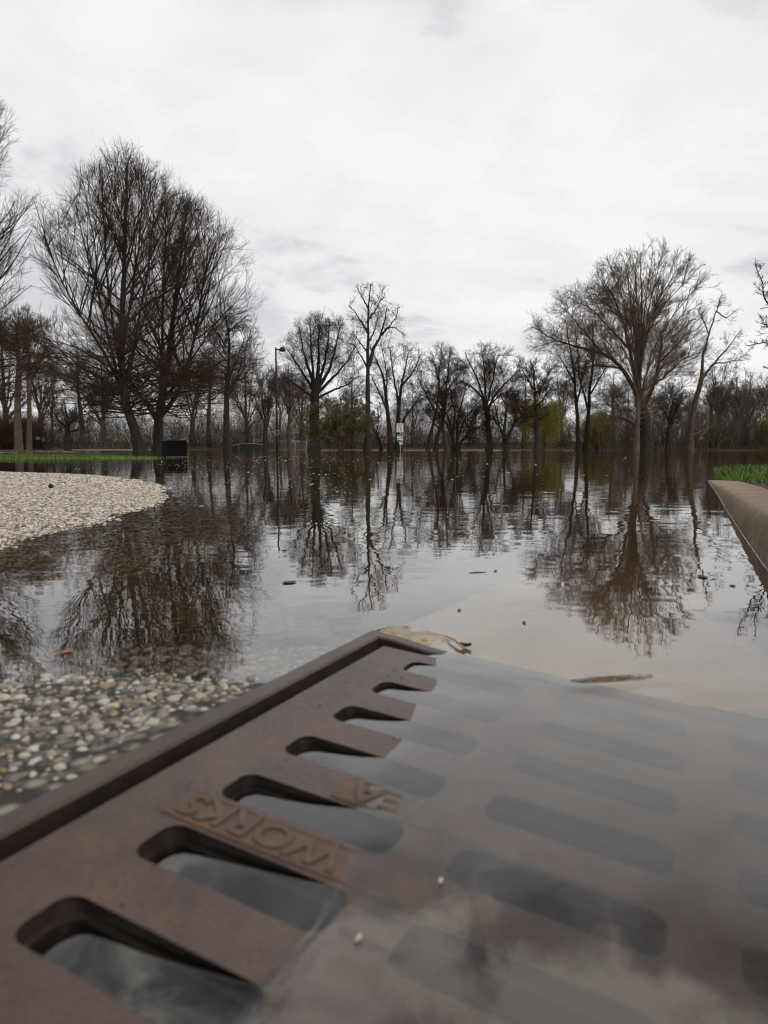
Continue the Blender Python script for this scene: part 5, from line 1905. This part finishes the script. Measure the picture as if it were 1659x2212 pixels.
def twig(pts, rad, mat, label, cat='twig', group=None):
    tag(MB().tube(pts, rad, 6).build('twig', MT[mat], smooth=True), label, cat, group)


p = on_plane(1030, 1237)
twig([(p[0] - 0.014, p[1] - 0.004, 0.0004), (p[0], p[1], 0.0007), (p[0] + 0.016, p[1] + 0.004, 0.0004)], [0.0005, 0.0008, 0.0004], 'leaf_brown', 'thin brown twig floating on the bright sky reflection above the concrete lump')
a, b = on_plane(962, 1372, 0.004), on_plane(1003, 1398, 0.004)
twig([(a[0], a[1], 0.003), ((a[0] + b[0]) / 2, (a[1] + b[1]) / 2 + 0.003, 0.0045), (b[0], b[1], 0.003)], [0.0007, 0.0011, 0.0014], 'stick', 'orange brown stalk lying at the right end of the wet concrete lump')
lf = leaf('seed_husk', 1006, 1399, 0.012, 0.007, 'nut', 'dark husk at the end of the orange brown stalk by the concrete lump', 40, 'husk', 0.001, 0.004, None)
lf = leaf('seed', 775, 2030, 0.0055, 0.0018, 'leaf_pale', 'pale straw coloured seed floating above the drowned part of the grate, nearest to the viewer', 41, 'seed', 0.0006, 0.0004, 'seeds floating above the grate')
lf.rotation_euler = (0, 0, 1.2)
lf = leaf('seed', 952, 1907, 0.005, 0.002, 'leaf_pale', 'pale seed floating above the rusty lettering, farther of two seeds', 42, 'seed', 0.0006, 0.0004, 'seeds floating above the grate')
lf.rotation_euler = (0, 0, 1.35)
# dark nut on the dry patch
x, y, _ = on_plane(110, 1049, 0.025)
zr = float(road_surface(np.array([x]), np.array([y]))[0])
nut = MB().lathe((0, 0, 0), [(0.0, -0.004), (0.014, 0.0), (0.020, 0.012), (0.017, 0.024), (0.007, 0.031), (0.003, 0.036), (0.0, 0.037)], 12).build('nut', MT['nut'], smooth=True)
nut.location = (x, y, zr + 0.004)
nut.scale = (0.62, 0.62, 0.62)
tag(nut, 'dark round nut lying on the dry pebbled road patch at the left', 'nut')

# pale flecks drifting on the dark water beyond the dry patch
r = np.random.default_rng(77)
V, F = [], []
cnt = 0
for i in range(900):
    y = float(np.exp(r.uniform(math.log(3.2), math.log(19))))
    x = float(r.normal(-0.17, 0.13) * y) if i % 5 else float(r.uniform(-0.3, 0.4) * y)
    if float(island_sd(np.array([x]), np.array([y]))) > -0.15 or (x < -3.4 and 10.8 < y):
        continue
    sz_ = 0.00105 * y ** 0.75 * float(r.uniform(0.5, 1.5)) * (2.0 if r.uniform() < 0.06 else 1)
    o = len(V)
    m = 6
    rot = r.uniform(0, 6.28)
    for q in range(m):
        w = rot + q * 2 * math.pi / m
        V.append((x + math.cos(w) * sz_ * 1.3 * float(r.uniform(0.7, 1.2)), y + math.sin(w) * sz_ * float(r.uniform(0.7, 1.2)), 0.0008))
    V.append((x, y, 0.0008 + sz_ * 0.25))
    for q in range(m):
        F.append((o + q, o + (q + 1) % m, o + m))
tag(MB().add(V, F).build('floating_flecks', MT['fleck']), 'pale flecks drifting on the dark water around the black box reflection', 'flecks', kind='stuff')
